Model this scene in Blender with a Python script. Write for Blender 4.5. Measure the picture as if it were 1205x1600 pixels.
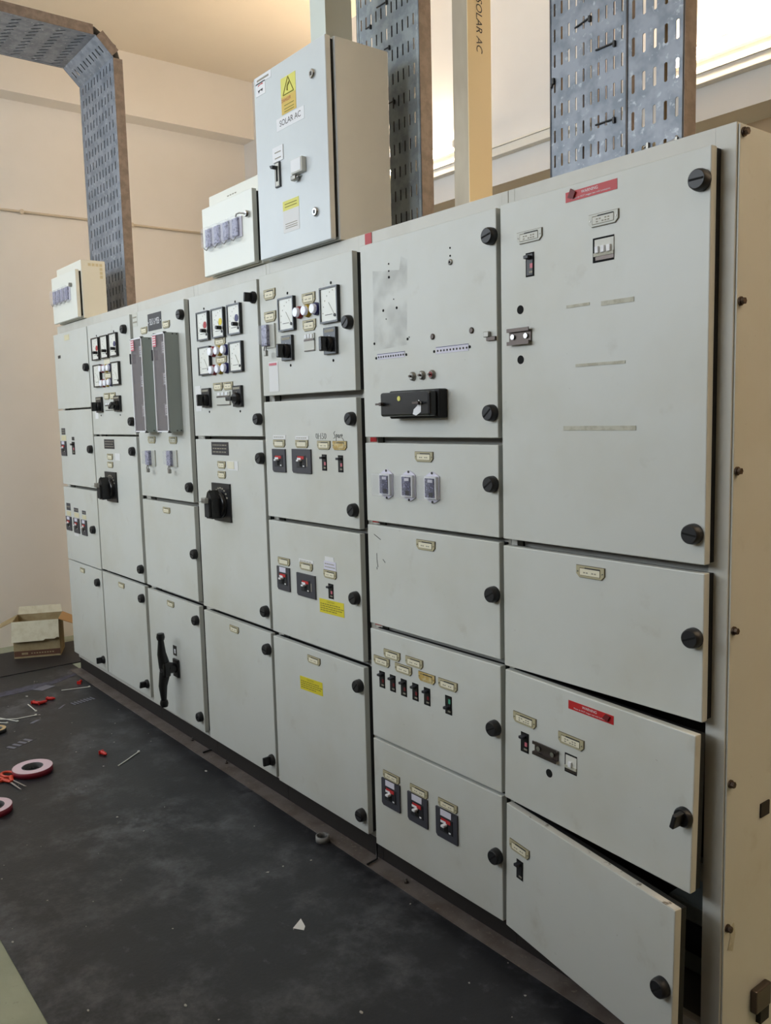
import bpy, bmesh, math, random
from mathutils import Matrix, Vector, Euler
random.seed(7)
for o in list(bpy.data.objects): bpy.data.objects.remove(o)
scene = bpy.context.scene
COL = scene.collection

# ------------------------------------------------------------------ camera, world, exposure
def make_camera():
    cam = bpy.data.cameras.new('camera'); ob = bpy.data.objects.new('camera', cam); COL.objects.link(ob)
    cam.sensor_fit = 'HORIZONTAL'; cam.sensor_width = 36.0; cam.lens = 1341.4157/1205*36.0
    cam.clip_start = 0.02; cam.clip_end = 60
    yaw, pitch, roll = -0.90908876, -0.11235088, -0.02519904
    f = Vector((math.sin(yaw)*math.cos(pitch), math.cos(yaw)*math.cos(pitch), math.sin(pitch)))
    r = f.cross(Vector((0, 0, 1))).normalized(); u = r.cross(f)
    r2 = math.cos(roll)*r + math.sin(roll)*u; u2 = -math.sin(roll)*r + math.cos(roll)*u
    m = Matrix((r2, u2, -f)).transposed().to_4x4(); m.translation = Vector((0.92813, -1.72, 1.5953))
    ob.matrix_world = m; scene.camera = ob
make_camera()
w = bpy.data.worlds.new('world'); scene.world = w; w.use_nodes = True
bg = w.node_tree.nodes['Background']; bg.inputs[0].default_value = (0.75, 0.85, 1.0, 1); bg.inputs[1].default_value = 1.0
vs = scene.view_settings; vs.view_transform = 'Standard'; vs.look = 'None'; vs.gamma = 1.0; vs.use_curve_mapping = False
vs.exposure = 0.0

def area(name, loc, rot, sx, sy, power, color):
    l = bpy.data.lights.new(name, 'AREA'); l.shape = 'RECTANGLE'; l.size = sx; l.size_y = sy; l.energy = power; l.color = color
    o = bpy.data.objects.new(name, l); COL.objects.link(o); o.location = loc; o.rotation_euler = rot
    return o
# daylight lamps added at two unseen made-up windows (end wall, front wall)
area('added_end_daylight', (-5.47, -2.55, 2.875), (0, math.radians(-90), 0), 1.7, 2.05, 24, (0.84, 0.93, 1.0))
area('added_front_daylight', (-2.8, -4.42, 3.1), (math.radians(90), 0, 0), 4.6, 1.5, 112, (0.90, 0.96, 1.0))

# ------------------------------------------------------------------ materials
def srgb(r, g=None, b=None):
    if g is None: r, g, b = r
    f = lambda c: (c/255/12.92) if c/255 <= 0.04045 else ((c/255+0.055)/1.055)**2.4
    return (f(r), f(g), f(b), 1)
MATS = {}
def mat(name, col, rough=0.5, metal=0.0, emit=None, estr=0.0, alpha=1.0, noise=None, bump=None, spec=None, trans=0.0):
    """noise=(scale, second colour, lo, hi[, detail])  bump=(scale, strength)"""
    m = bpy.data.materials.new(name); m.use_nodes = True; nt = m.node_tree; b = nt.nodes['Principled BSDF']
    b.inputs['Base Color'].default_value = srgb(col); b.inputs['Roughness'].default_value = rough; b.inputs['Metallic'].default_value = metal
    if spec is not None: b.inputs['Specular IOR Level'].default_value = spec
    if emit: b.inputs['Emission Color'].default_value = srgb(emit); b.inputs['Emission Strength'].default_value = estr
    b.inputs['Alpha'].default_value = alpha
    if trans: b.inputs['Transmission Weight'].default_value = trans
    if noise or bump:
        tc = nt.nodes.new('ShaderNodeTexCoord'); geo = nt.nodes.new('ShaderNodeNewGeometry')
    if noise:
        prev = None
        for n in (noise if isinstance(noise, list) else [noise]):
            t = nt.nodes.new('ShaderNodeTexNoise'); t.inputs['Scale'].default_value = n[0]; t.inputs['Detail'].default_value = n[4] if len(n) > 4 else 4
            t.inputs['Roughness'].default_value = 0.6 if len(n) < 5 or n[4] < 10 else 0.72
            mp = nt.nodes.new('ShaderNodeMapping'); mp.inputs['Scale'].default_value = n[5] if len(n) > 5 else (1, 1, 1)
            nt.links.new(geo.outputs['Position'], mp.inputs[0]); nt.links.new(mp.outputs[0], t.inputs['Vector'])
            r = nt.nodes.new('ShaderNodeMapRange'); r.inputs['From Min'].default_value = n[2]; r.inputs['From Max'].default_value = n[3]
            nt.links.new(t.outputs['Fac'], r.inputs['Value'])
            mx = nt.nodes.new('ShaderNodeMix'); mx.data_type = 'RGBA'
            nt.links.new(r.outputs[0], mx.inputs[0])
            if prev is None: mx.inputs[6].default_value = srgb(col)
            else: nt.links.new(prev, mx.inputs[6])
            mx.inputs[7].default_value = srgb(n[1]); prev = mx.outputs[2]
        nt.links.new(prev, b.inputs['Base Color'])
    if bump:
        t = nt.nodes.new('ShaderNodeTexNoise'); t.inputs['Scale'].default_value = bump[0]; t.inputs['Detail'].default_value = 5
        nt.links.new(geo.outputs['Position'], t.inputs['Vector'])
        bp = nt.nodes.new('ShaderNodeBump'); bp.inputs['Strength'].default_value = bump[1]; bp.inputs['Distance'].default_value = 0.005
        nt.links.new(t.outputs['Fac'], bp.inputs['Height']); nt.links.new(bp.outputs[0], b.inputs['Normal'])
    MATS[name] = m
    return name
mat('panel', (206, 208, 203), 0.42, noise=[(2.2, (198, 198, 188), 0.45, 0.75), (9, (186, 184, 174), 0.62, 0.86, 6), (70, (150, 145, 135), 0.74, 0.84, 2)])
mat('frame', (204, 203, 195), 0.45, noise=[(3, (188, 185, 174), 0.5, 0.8)])
mat('worn', (205, 203, 196), 0.5, noise=[(30, (120, 112, 100), 0.6, 0.7, 3)])
mat('interior', (120, 116, 108), 0.7)
mat('gasket', (14, 14, 15), 0.6)
mat('black', (18, 18, 20), 0.4)
mat('blackgloss', (20, 20, 22), 0.25)
mat('blackmatte', (16, 16, 17), 0.65)
mat('hole', (4, 4, 4), 0.9)
mat('knob', (24, 24, 27), 0.45)
mat('slate', (62, 62, 70), 0.45)
mat('slatedark', (32, 32, 38), 0.4)
mat('cream', (214, 206, 172), 0.5)
mat('creamlight', (226, 221, 200), 0.5)
mat('greyplate', (198, 199, 190), 0.45)
mat('plate_rim', (180, 172, 140), 0.5)
mat('plate_edge', (112, 104, 80), 0.55)
mat('yellowed', (190, 160, 90), 0.55, noise=(60, (206, 190, 140), 0.45, 0.6))
mat('card', (230, 224, 200), 0.6)
mat('cardgrey', (214, 214, 206), 0.6)
mat('ink', (60, 58, 55), 0.7)
mat('inkfaint', (150, 145, 130), 0.7)
mat('white', (232, 233, 236), 0.5)
mat('paper', (226, 226, 226), 0.7)
mat('paperlilac', (214, 212, 226), 0.7)
mat('lamp', (236, 238, 246), 0.3, emit=(225, 230, 255), estr=0.12)
mat('ring_red', (130, 30, 35), 0.4); mat('ring_yellow', (170, 140, 20), 0.4); mat('ring_blue', (30, 32, 90), 0.4)
mat('red', (178, 28, 32), 0.45); mat('yellow', (226, 206, 40), 0.5); mat('blue', (46, 48, 104), 0.45)
mat('pink', (206, 110, 122), 0.5); mat('green', (70, 150, 125), 0.4); mat('darkred', (110, 22, 26), 0.55)
mat('sticker_red', (186, 34, 38), 0.45); mat('sticker_yellow', (216, 202, 46), 0.55); mat('sticker_pale', (222, 218, 110), 0.55); mat('sticker_orange', (216, 186, 92), 0.55)
mat('inkyellow', (140, 130, 40), 0.6); mat('inkred', (170, 60, 60), 0.6)
mat('chrome', (200, 200, 200), 0.2, 1.0); mat('steel', (150, 148, 142), 0.4, 0.9); mat('darksteel', (92, 84, 80), 0.4, 0.85)
mat('bolt', (96, 80, 66), 0.5, 0.6, noise=(80, (60, 45, 35), 0.45, 0.6))
mat('galv', (146, 152, 162), 0.5, 0.3, noise=[(14, (122, 130, 140), 0.42, 0.6, 3), (45, (178, 184, 192), 0.6, 0.72, 3)])
mat('galvdark', (158, 168, 174), 0.5, 0.25, noise=[(16, (134, 144, 152), 0.42, 0.6, 3), (50, (180, 188, 194), 0.62, 0.74, 3)])
mat('galvedge', (138, 126, 118), 0.6, 0.1, noise=(25, (120, 108, 100), 0.4, 0.6))
mat('solar', (212, 218, 220), 0.35, noise=(3, (205, 211, 214), 0.4, 0.7))
mat('ivory', (230, 230, 219), 0.4)
mat('ivorydoor', (232, 234, 226), 0.35)
mat('clear', (226, 228, 236), 0.08, alpha=0.16)
mat('smoke', (168, 160, 165), 0.12, alpha=0.3)
mat('boxgrey', (158, 166, 162), 0.4)
mat('relayface', (66, 66, 92), 0.4, noise=(220, (150, 150, 190), 0.55, 0.65, 2))
mat('isoface', (150, 150, 178), 0.4, noise=(120, (84, 84, 110), 0.52, 0.6, 2))
mat('meterface', (228, 229, 222), 0.35)
mat('trunkyellow', (245, 230, 192), 0.34)
mat('trunkgrey', (186, 178, 160), 0.4, 0.3, noise=(8, (170, 160, 142), 0.4, 0.6, 3, (1, 1, 0.3)))
mat('trunkwhite', (212, 220, 214), 0.4)
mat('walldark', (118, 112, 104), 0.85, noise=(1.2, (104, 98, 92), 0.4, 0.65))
mat('wall', (241, 235, 228), 0.85, noise=(1.2, (236, 230, 222), 0.4, 0.65), bump=(60, 0.08))
mat('wallwhite', (238, 236, 233), 0.85, noise=(1.0, (232, 229, 226), 0.4, 0.65), bump=(60, 0.06))
mat('wallshaded', (206, 182, 150), 0.85, noise=(1.4, (196, 172, 140), 0.4, 0.65))  # lower back wall: shade below the beam put into the colour
mat('ceiling', (242, 230, 212), 0.9, noise=(0.9, (237, 225, 207), 0.4, 0.65))
mat('conduit', (214, 200, 178), 0.5)
mat('concrete', (164, 170, 148), 0.6, noise=[(4, (152, 158, 136), 0.45, 0.65), (26, (130, 130, 114), 0.62, 0.72)], bump=(40, 0.15))
mat('mat_main', (32, 33, 38), 0.42, noise=[(2.1, (94, 95, 100), 0.46, 0.68, 12), (6.5, (27, 27, 32), 0.42, 0.58, 12), (17, (88, 88, 93), 0.6, 0.8, 10), (160, (100, 98, 95), 0.77, 0.82, 2)], bump=(90, 0.12))
mat('mat_far', (34, 32, 36), 0.5, noise=[(5, (42, 40, 44), 0.45, 0.65, 6)], bump=(60, 0.1))
mat('channel', (112, 104, 100), 0.55, noise=[(9, (92, 82, 76), 0.42, 0.62, 6), (60, (128, 118, 108), 0.6, 0.7)])
mat('plinth', (34, 29, 27), 0.7)
mat('kraft', (176, 160, 124), 0.85, noise=(14, (160, 142, 106), 0.4, 0.65)); mat('kraftlight', (234, 229, 206), 0.85, noise=(20, (222, 215, 188), 0.45, 0.65)); mat('kraftbrown', (104, 72, 56), 0.8); mat('kraftinner', (190, 150, 100), 0.85)
mat('tape_pink', (222, 196, 206), 0.6); mat('tape_red', (128, 20, 44), 0.5); mat('tape_core', (72, 74, 76), 0.6, noise=(30, (130, 128, 126), 0.5, 0.6)); mat('tape_beige', (206, 176, 130), 0.6); mat('tape_black', (34, 32, 36), 0.5); mat('tape_grey', (150, 150, 148), 0.6)
mat('orange', (214, 66, 36), 0.4); mat('plastic_red', (200, 40, 34), 0.35); mat('ziptie', (222, 222, 214), 0.4)
mat('film', (66, 68, 92), 0.4, noise=(30, (40, 42, 66), 0.45, 0.6)); mat('filmlight', (112, 113, 126), 0.45)
mat('crumb', (170, 168, 164), 0.8)
mat('residue_shade', (190, 188, 172), 0.6, noise=(40, (172, 168, 150), 0.45, 0.6))
mat('smudge', (120, 122, 124), 0.6)
def smudge():
    nt = MATS['smudge'].node_tree; geo = nt.nodes.new('ShaderNodeNewGeometry'); t = nt.nodes.new('ShaderNodeTexNoise'); t.inputs['Scale'].default_value = 14; t.inputs['Detail'].default_value = 5
    r = nt.nodes.new('ShaderNodeMapRange'); r.inputs['From Min'].default_value = 0.38; r.inputs['From Max'].default_value = 0.8; r.inputs['To Max'].default_value = 0.3
    nt.links.new(geo.outputs['Position'], t.inputs['Vector']); nt.links.new(t.outputs['Fac'], r.inputs['Value']); nt.links.new(r.outputs[0], nt.nodes['Principled BSDF'].inputs['Alpha'])
smudge()
mat('cable_black', (20, 20, 22), 0.5); mat('cable_red', (118, 58, 48), 0.5); mat('cable_tan', (170, 140, 96), 0.5); mat('cable_brown', (92, 70, 60), 0.5)
mat('tube', (255, 250, 235), 0.4, emit=(255, 230, 196), estr=162.0)
mat('tubecool', (250, 252, 255), 0.4, emit=(246, 248, 252), estr=430.0)
mat('batten', (236, 232, 222), 0.5)
mat('windowglass', (220, 235, 245), 0.3, emit=(215, 232, 255), estr=1.5)  # glowing panes of the added windows
mat('windowframe', (150, 150, 148), 0.5)

# ------------------------------------------------------------------ mesh building
_text_cache = {}
def text_geo(s, shear=0.0):
    if (s, shear) not in _text_cache:
        c = bpy.data.curves.new('t', 'FONT'); c.body = s; c.size = 1.0; c.align_x = 'CENTER'; c.align_y = 'CENTER'; c.resolution_u = 3; c.shear = shear
        o = bpy.data.objects.new('t', c); COL.objects.link(o)
        dg = bpy.context.evaluated_depsgraph_get(); dg.update()
        me = bpy.data.meshes.new_from_object(o.evaluated_get(dg))
        v = [tuple(p.co) for p in me.vertices]; f = [tuple(p.vertices) for p in me.polygons]
        bpy.data.objects.remove(o); bpy.data.curves.remove(c); bpy.data.meshes.remove(me)
        _text_cache[(s, shear)] = (v, f)
    return _text_cache[(s, shear)]

class MB:
    def __init__(self): self.v = []; self.f = []; self.m = []; self.s = []
    def add(self, vs, fs, m, smooth=False, M=None):
        b = len(self.v)
        for p in vs: self.v.append(tuple(M @ Vector(p)) if M is not None else tuple(p))
        for q in fs: self.f.append([i+b for i in q]); self.m.append(m); self.s.append(smooth)
        return self
    def box(self, x0, x1, y0, y1, z0, z1, m, M=None, bev=0.0):
        vs = [(x0,y0,z0),(x1,y0,z0),(x1,y1,z0),(x0,y1,z0),(x0,y0,z1),(x1,y0,z1),(x1,y1,z1),(x0,y1,z1)]
        fs = [(0,3,2,1),(4,5,6,7),(0,1,5,4),(1,2,6,5),(2,3,7,6),(3,0,4,7)]
        if bev > 0:
            bm = bmesh.new(); bv = [bm.verts.new(p) for p in vs]
            for q in fs: bm.faces.new([bv[i] for i in q])
            bmesh.ops.bevel(bm, geom=list(bm.edges), offset=bev, segments=2, affect='EDGES', profile=0.5)
            bm.verts.index_update(); vs = [tuple(p.co) for p in bm.verts]; fs = [[p.index for p in q.verts] for q in bm.faces]; bm.free()
        return self.add(vs, fs, m, False, M)
    def cyl(self, p0, p1, r0, m, r1=None, n=20, M=None, caps=True, smooth=True):
        r1 = r0 if r1 is None else r1
        a = Vector(p0); b = Vector(p1); d = (b-a).normalized()
        t = Vector((0, 0, 1)) if abs(d.z) < 0.9 else Vector((1, 0, 0))
        x = d.cross(t).normalized(); y = d.cross(x)
        vs = []
        for p, r in ((a, r0), (b, r1)):
            for i in range(n):
                g = 2*math.pi*i/n; vs.append(p + x*math.cos(g)*r + y*math.sin(g)*r)
        self.add(vs, [(i, i+n, (i+1) % n+n, (i+1) % n) for i in range(n)], m, smooth, M)
        if caps: self.add(vs, [tuple(range(n)), tuple(reversed(range(n, 2*n)))], m, False, M)
        return self
    def lathe(self, prof, m, axis='-y', n=24, M=None, smooth=True, closed=True):
        """prof = [(r, h)], revolve about axis; h runs out of the door (-y) or up (z)"""
        vs = []
        for r, h in prof:
            for i in range(n):
                g = 2*math.pi*i/n
                vs.append((r*math.cos(g), -h, r*math.sin(g)) if axis == '-y' else (r*math.cos(g), r*math.sin(g), h))
        fs = []
        k = len(prof)
        for j in range(k-1):
            for i in range(n):
                q = (j*n+i, j*n+(i+1) % n, (j+1)*n+(i+1) % n, (j+1)*n+i); fs.append(q)
        self.add(vs, fs, m, smooth, M)
        if closed:
            self.add(vs, [tuple(range(n)), tuple(range((k-1)*n, k*n))], m, False, M)
        return self
    def prism(self, poly, y0, y1, m, M=None):
        n = len(poly); vs = [(x, y0, z) for x, z in poly]+[(x, y1, z) for x, z in poly]
        fs = [tuple(range(n)), tuple(reversed(range(n, 2*n)))]+[(i, i+n, (i+1) % n+n, (i+1) % n) for i in range(n)]
        return self.add(vs, fs, m, False, M)
    def slab(self, poly, z0, z1, m, M=None):
        n = len(poly); vs = [(x, y, z0) for x, y in poly]+[(x, y, z1) for x, y in poly]
        fs = [tuple(reversed(range(n))), tuple(range(n, 2*n))]+[(i, (i+1) % n, (i+1) % n+n, i+n) for i in range(n)]
        return self.add(vs, fs, m, False, M)
    def tube(self, pts, r, m, n=8, M=None, flat=None):
        pts = [Vector(p) for p in pts]; k = len(pts); vs = []; up = None
        rr = r if isinstance(r, (list, tuple)) else [r]*k
        for i, p in enumerate(pts):
            d = (pts[min(i+1, k-1)]-pts[max(i-1, 0)]).normalized()
            if up is None: up = Vector((0, 0, 1)) if abs(d.z) < 0.9 else Vector((1, 0, 0))
            x = d.cross(up).normalized(); y = x.cross(d).normalized(); up = y
            for j in range(n):
                g = 2*math.pi*j/n; vs.append(p+x*math.cos(g)*rr[i]+y*math.sin(g)*rr[i]*(flat or 1))
        fs = [(i*n+j, i*n+(j+1) % n, (i+1)*n+(j+1) % n, (i+1)*n+j) for i in range(k-1) for j in range(n)]
        self.add(vs, fs, m, True, M)
        return self.add(vs, [tuple(reversed(range(n))), tuple(range((k-1)*n, k*n))], m, False, M)
    def text(self, s, h, cx, cz, m, y=-0.0015, wide=1.0, M=None, shear=0.0):
        """lettering lying in the xz plane, facing -y; h = capital height"""
        vs, fs = text_geo(s, shear); k = h/0.69
        T = Matrix(((k*wide, 0, 0, cx), (0, 0, 0, y), (0, k, 0, cz), (0, 0, 0, 1)))
        if M is not None: T = M @ T
        return self.add(vs, fs, m, False, T)
    def mesh(self, name):
        me = bpy.data.meshes.new(name); me.from_pydata(self.v, [], self.f)
        names = []
        for n in self.m:
            if n not in names: names.append(n)
        for n in names: me.materials.append(MATS[n])
        me.polygons.foreach_set('material_index', [names.index(n) for n in self.m]); me.polygons.foreach_set('use_smooth', self.s)
        me.update()
        return me
    def obj(self, name, parent=None, loc=(0, 0, 0), rot=(0, 0, 0), **k):
        return link(name, self.mesh(name), parent, loc, rot, **k)
def link(name, me, parent=None, loc=(0, 0, 0), rot=(0, 0, 0), label=None, cat=None, group=None, kind=None):
    o = bpy.data.objects.new(name, me); COL.objects.link(o); o.location = loc; o.rotation_euler = rot
    if parent: o.parent = parent
    if label: o['label'] = label
    if cat: o['category'] = cat
    if group: o['group'] = group
    if kind: o['kind'] = kind
    return o
def thing(name, loc, label, cat, group=None, rot=(0, 0, 0)): return link(name, None, None, loc, rot, label, cat, group)
_cache = {}
def cached(key, fn):
    if key not in _cache: _cache[key] = fn()
    return _cache[key]

# ------------------------------------------------------------------ the room
XW, YB, ZC = -5.55, 1.945, 4.27          # end wall, back wall, ceiling
XR, YF = 3.6, -4.5
MB().box(XW-0.2, XR+0.2, YF-0.2, YB+0.6, -0.15, 0, 'concrete').obj('floor', kind='structure')
MB().box(XW-0.2, XR+0.2, YF-0.2, YB+0.6, ZC, ZC+0.15, 'ceiling').obj('ceiling', kind='structure')
# end wall with an opening for the added high window
m = MB(); wy0, wy1, wz0, wz1 = -3.6, -1.5, 2.0, 3.75
m.box(XW-0.2, XW, wy1, YB+0.6, 0, ZC, 'wall').box(XW-0.2, XW, YF-0.2, wy0, 0, ZC, 'wall').box(XW-0.2, XW, wy0, wy1, 0, wz0, 'wall').box(XW-0.2, XW, wy0, wy1, wz1, ZC, 'wall')
m.obj('wall_end', kind='structure')
MB().box(XW, XW+0.17, YF, YB, 3.83, ZC, 'wall').obj('trim_1', kind='structure')      # beam along the end wall
def window(name, M, hw, hh, n):  # both windows are unseen, added to bring in daylight
    g = MB().box(-hw, hw, -0.01, 0.01, -hh, hh, 'windowglass', M=M).obj(name, kind='structure')
    for q in range(n+1):
        x = -hw+0.03+q*(2*hw-0.06)/n; MB().box(x-0.03, x+0.03, -0.03, 0.03, -hh, hh, 'windowframe', M=M).obj('mullion', parent=g)
    for z in (-hh+0.025, 0.0, hh-0.025): MB().box(-hw, hw, -0.028, 0.028, z-0.025, z+0.025, 'windowframe', M=M).obj('rail', parent=g)
window('added_window_1', Matrix.Translation((XW-0.1, -2.55, 2.875)) @ Matrix.Rotation(math.radians(90), 4, 'Z'), 1.05, 0.875, 3)
window('added_window_2', Matrix.Translation((-2.8, YF-0.1, 3.1)), 2.35, 0.78, 6)
m = MB()
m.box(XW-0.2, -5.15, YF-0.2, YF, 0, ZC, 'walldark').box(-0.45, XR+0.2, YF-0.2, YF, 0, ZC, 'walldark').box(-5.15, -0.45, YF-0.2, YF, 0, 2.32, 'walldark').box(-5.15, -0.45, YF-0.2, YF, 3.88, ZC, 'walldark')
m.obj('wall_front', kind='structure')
MB().box(-3.3, XR, -2.7, -2.5, 0, 1.72, 'walldark').obj('added_light_screen', kind='structure')      # unseen screen added behind the photographer, keeps the window light off the lower doors
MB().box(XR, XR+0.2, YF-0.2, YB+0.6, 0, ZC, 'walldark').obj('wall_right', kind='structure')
MB().box(XW, XR, YB, YB+0.5, 2.885, ZC, 'wallwhite').obj('wall_back', kind='structure')      # white upper wall (deep beam)
MB().box(XW-0.2, XR+0.2, YB+0.22, YB+0.6, 0, 2.885, 'wallshaded').obj('wall_back_lower', kind='structure')

# conduit along the end wall, with saddles
c = thing('wall_conduit', (XW, 0.7, 3.08), 'thin painted conduit running level across the far cream end wall', 'conduit')
MB().cyl((0.014, -3.5, 0), (0.014, 1.24, 0), 0.009, 'conduit', n=10).obj('pipe', c)
for y in (-0.55, 0.25, 1.02):
    MB().cyl((0, y-0.012, 0), (0.028, y-0.012, 0), 0.016, 'conduit', n=10).obj('clip', c)

# ------------------------------------------------------------------ fluorescent tubes
def tube_light(loc, label, length=1.2, rz=0.0, group='fluorescent tubes', tm='tube', drop=0.0):
    t = thing('tube_light', loc, label, 'lamp', group, (0, 0, rz)); h = length/2
    MB().box(-h-0.04, h+0.04, -0.035, 0, -0.03, 0.03, 'batten', bev=0.004).obj('batten', t)
    MB().cyl((-h, -0.065, 0.0), (h, -0.065, 0.0), 0.013, tm, n=14).obj('tube', t)
    if drop:
        for s in (-1, 1): MB().cyl((s*h*0.8, -0.018, 0.03), (s*h*0.8, -0.018, drop), 0.005, 'steel', n=8).obj('hanger', t)
    for s in (-1, 1): MB().box(s*(h+0.02)-0.015, s*(h+0.02)+0.015, -0.085, -0.033, -0.02, 0.02, 'batten').obj('end_cap', t)
tube_light((-3.55, YB, 3.17), 'lit fluorescent tube on back wall left of the yellow trunking', 1.2)
tube_light((-0.9, YB, 3.17), 'lit fluorescent tube on back wall at the right edge', 1.2)
tube_light((2.2, YB, 3.17), 'added unseen fluorescent tube on the back wall far beyond the right end of the switchboard', 1.2)  # out-of-view tube added to warm the end of the board
tube_light((1.45, 0.5, 3.7), 'added unseen fluorescent tube hanging beside the right end of the switchboard', 1.2, math.radians(90), 'fluorescent tubes', 'tube', ZC-3.7)  # extra tube added out of view to light the side panel
k = thing('wall_trunking', (-1.9, YB, 3.055), 'white horizontal mini trunking under the tubes on the back wall', 'trunking')
MB().box(-2.6, 3.0, -0.045, 0, -0.025, 0.02, 'batten', bev=0.003).obj('duct', k)
MB().box(-2.6, 3.0, -0.05, 0, 0.021, 0.03, 'batten').obj('lid', k)

# ------------------------------------------------------------------ parts for the doors (origin on the door face, -y is outwards)
def knob_round():
    b = MB().lathe([(0.0235, 0), (0.0235, 0.010), (0.0215, 0.020), (0.019, 0.0225)], 'knob', n=24)
    M = Matrix.Rotation(math.radians(-20), 4, 'Y')
    b.box(-0.017, 0.017, -0.0232, -0.022, -0.0022, 0.0022, 'hole', M=M)
    return b.mesh('knob')
def knob_wing():
    b = MB().lathe([(0.0235, 0), (0.0235, 0.008), (0.020, 0.014)], 'knob', n=24)
    M = Matrix.Rotation(math.radians(15), 4, 'Y')
    b.box(-0.006, 0.006, -0.045, -0.012, -0.018, 0.018, 'knob', M=M, bev=0.003)
    return b.mesh('knob')
def plate_mesh(w, h, card='card', rim='plate_rim', lines=1, edge='plate_edge'):
    x, z, c = w/2, h/2, min(w, h)*0.32
    out = [(-x, z), (x, z), (x, -z+c), (x-c, -z), (-x+c, -z), (-x, -z+c)]
    b = MB().prism(out, -0.002, 0.0, edge)
    i = 0.0014
    b.prism([(-x+i, z-i), (x-i, z-i), (x-i, -z+c), (x-c, -z+i), (-x+c, -z+i), (-x+i, -z+c)], -0.004, -0.0015, rim)
    b.box(-x*0.72, x*0.72, -0.0046, -0.003, -z*0.62, z*0.62, edge)
    b.box(-x*0.69, x*0.69, -0.0050, -0.003, -z*0.56, z*0.5, card)
    b.box(-x*0.35, x*0.69, -0.0052, -0.003, z*0.5, z*0.7, 'ink')
    n = 5
    for l in range(lines):
        zz = (-0.06*h) if lines == 1 else (0.06*h-0.2*h*l)
        for q in range(n):
            x0 = -x*0.45+q*x*0.19
            if (q+l) % 4 != 2: b.box(x0, x0+x*0.13, -0.0052, -0.004, zz-h*0.05, zz+h*0.05, 'inkfaint')
    for s in (-1, 1): b.cyl((s*x*0.86, -0.0055, 0), (s*x*0.86, -0.003, 0), h*0.06, 'steel', n=8)
    return b.mesh('nameplate')
def label_mesh(w, h, col='cream', t=0.0012, lines=0, ink='inkfaint'):
    b = MB().box(-w/2, w/2, -t, 0, -h/2, h/2, col)
    for l in range(lines):
        zz = h/2-h*(l+0.9)/(lines+0.8)
        x0 = -w*0.42
        while x0 < w*0.36:
            ww = w*random.uniform(0.06, 0.16); b.box(x0, min(x0+ww, w*0.42), -t-0.0004, -t+0.0002, zz-h*0.16/(lines+0.8), zz+h*0.16/(lines+0.8), ink); x0 += ww+w*0.035
    return b.mesh('label')
def meter_mesh(w, h, dot=None, key=True):
    b = MB(); x, z = w/2, h/2; t = 0.014
    e = 0.006
    b.box(-x, x, -t, 0, z-e, z, 'blackgloss').box(-x, x, -t, 0, -z, -z+e, 'blackgloss').box(-x, -x+e, -t, 0, -z+e, z-e, 'blackgloss').box(x-e, x, -t, 0, -z+e, z-e, 'blackgloss')
    b.box(-x+e, x-e, -0.010, 0, -z+e, z-e, 'meterface')
    b.box(-x*0.45, x*0.35, -0.0106, -0.0095, -z*0.56, -z*0.53, 'ink')
    for q in range(6):
        g = math.radians(95+q*16); b.box(x*0.55+math.cos(g)*w*0.62-0.0015, x*0.55+math.cos(g)*w*0.62+0.0015, -0.0106, -0.0095, -z*0.55+math.sin(g)*h*0.66-0.002, -z*0.55+math.sin(g)*h*0.66+0.002, 'inkfaint')
    M = Matrix.Translation((x*0.62, -0.0112, -z*0.6)) @ Matrix.Rotation(math.radians(-38), 4, 'Y')
    b.box(-0.0005, 0.0005, 0, 0.0008, 0, h*0.46, 'inkfaint', M=M)
    b.cyl((x*0.64, -0.013, -z*0.62), (x*0.64, -0.009, -z*0.62), 0.0055, 'black', n=12)
    if dot: b.cyl((x*0.45, -0.0115, z*0.05), (x*0.45, -0.0095, z*0.05), 0.0145, dot, n=20)
    if dot and key: b.cyl((x*0.5, -0.034, -z*0.36), (x*0.5, -0.009, -z*0.36), 0.008, 'black', n=14)
    return b.mesh('meter')
def lamp_mesh(ring):
    b = MB().lathe([(0.0225, 0), (0.0225, 0.009), (0.0195, 0.013)], ring, n=20)
    b.lathe([(0.0165, 0.012), (0.0165, 0.024), (0.0150, 0.0255)], 'lamp', n=20, smooth=False)
    return b.mesh('indicator_lamp')
def switch_mesh(w, h, turn=0):
    b = MB(); b.box(-w/2, w/2, -0.012, 0, -h/2, h/2, 'blackgloss', bev=0.002)
    b.box(-w*0.38, w*0.38, -0.0128, -0.011, h*0.32, h*0.42, 'inkfaint')
    b.box(-w*0.01, w*0.02, -0.0128, -0.011, h*0.12, h*0.2, 'white')
    b.lathe([(0.026, 0.010), (0.026, 0.022), (0.022, 0.026)], 'black', n=20, M=Matrix.Translation((0, 0, -h*0.12)))
    M = Matrix.Translation((0, 0, -h*0.12)) @ Matrix.Rotation(math.radians(turn), 4, 'Y')
    b.box(-0.009, 0.009, -0.052, -0.022, -0.025, 0.025, 'blackgloss', M=M, bev=0.004)
    return b.mesh('selector_switch')
def display_mesh(w, h):
    b = MB().box(-w/2, w/2, -0.004, 0, -h/2, h/2, 'greyplate').box(-w/2, w/2, -0.0046, -0.003, h*0.08, h*0.2, 'darksteel').box(-w/2, w/2, -0.0046, -0.003, -h/2, -h*0.44, 'darksteel')
    b.box(w*0.44, w/2, -0.0046, -0.003, -h/2, h/2, 'steel')
    for q in range(3): b.box(-w*0.4+q*w*0.28, -w*0.2+q*w*0.28, -0.007, -0.003, h*0.24, h*0.46, 'white')
    return b.mesh('counter')
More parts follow.
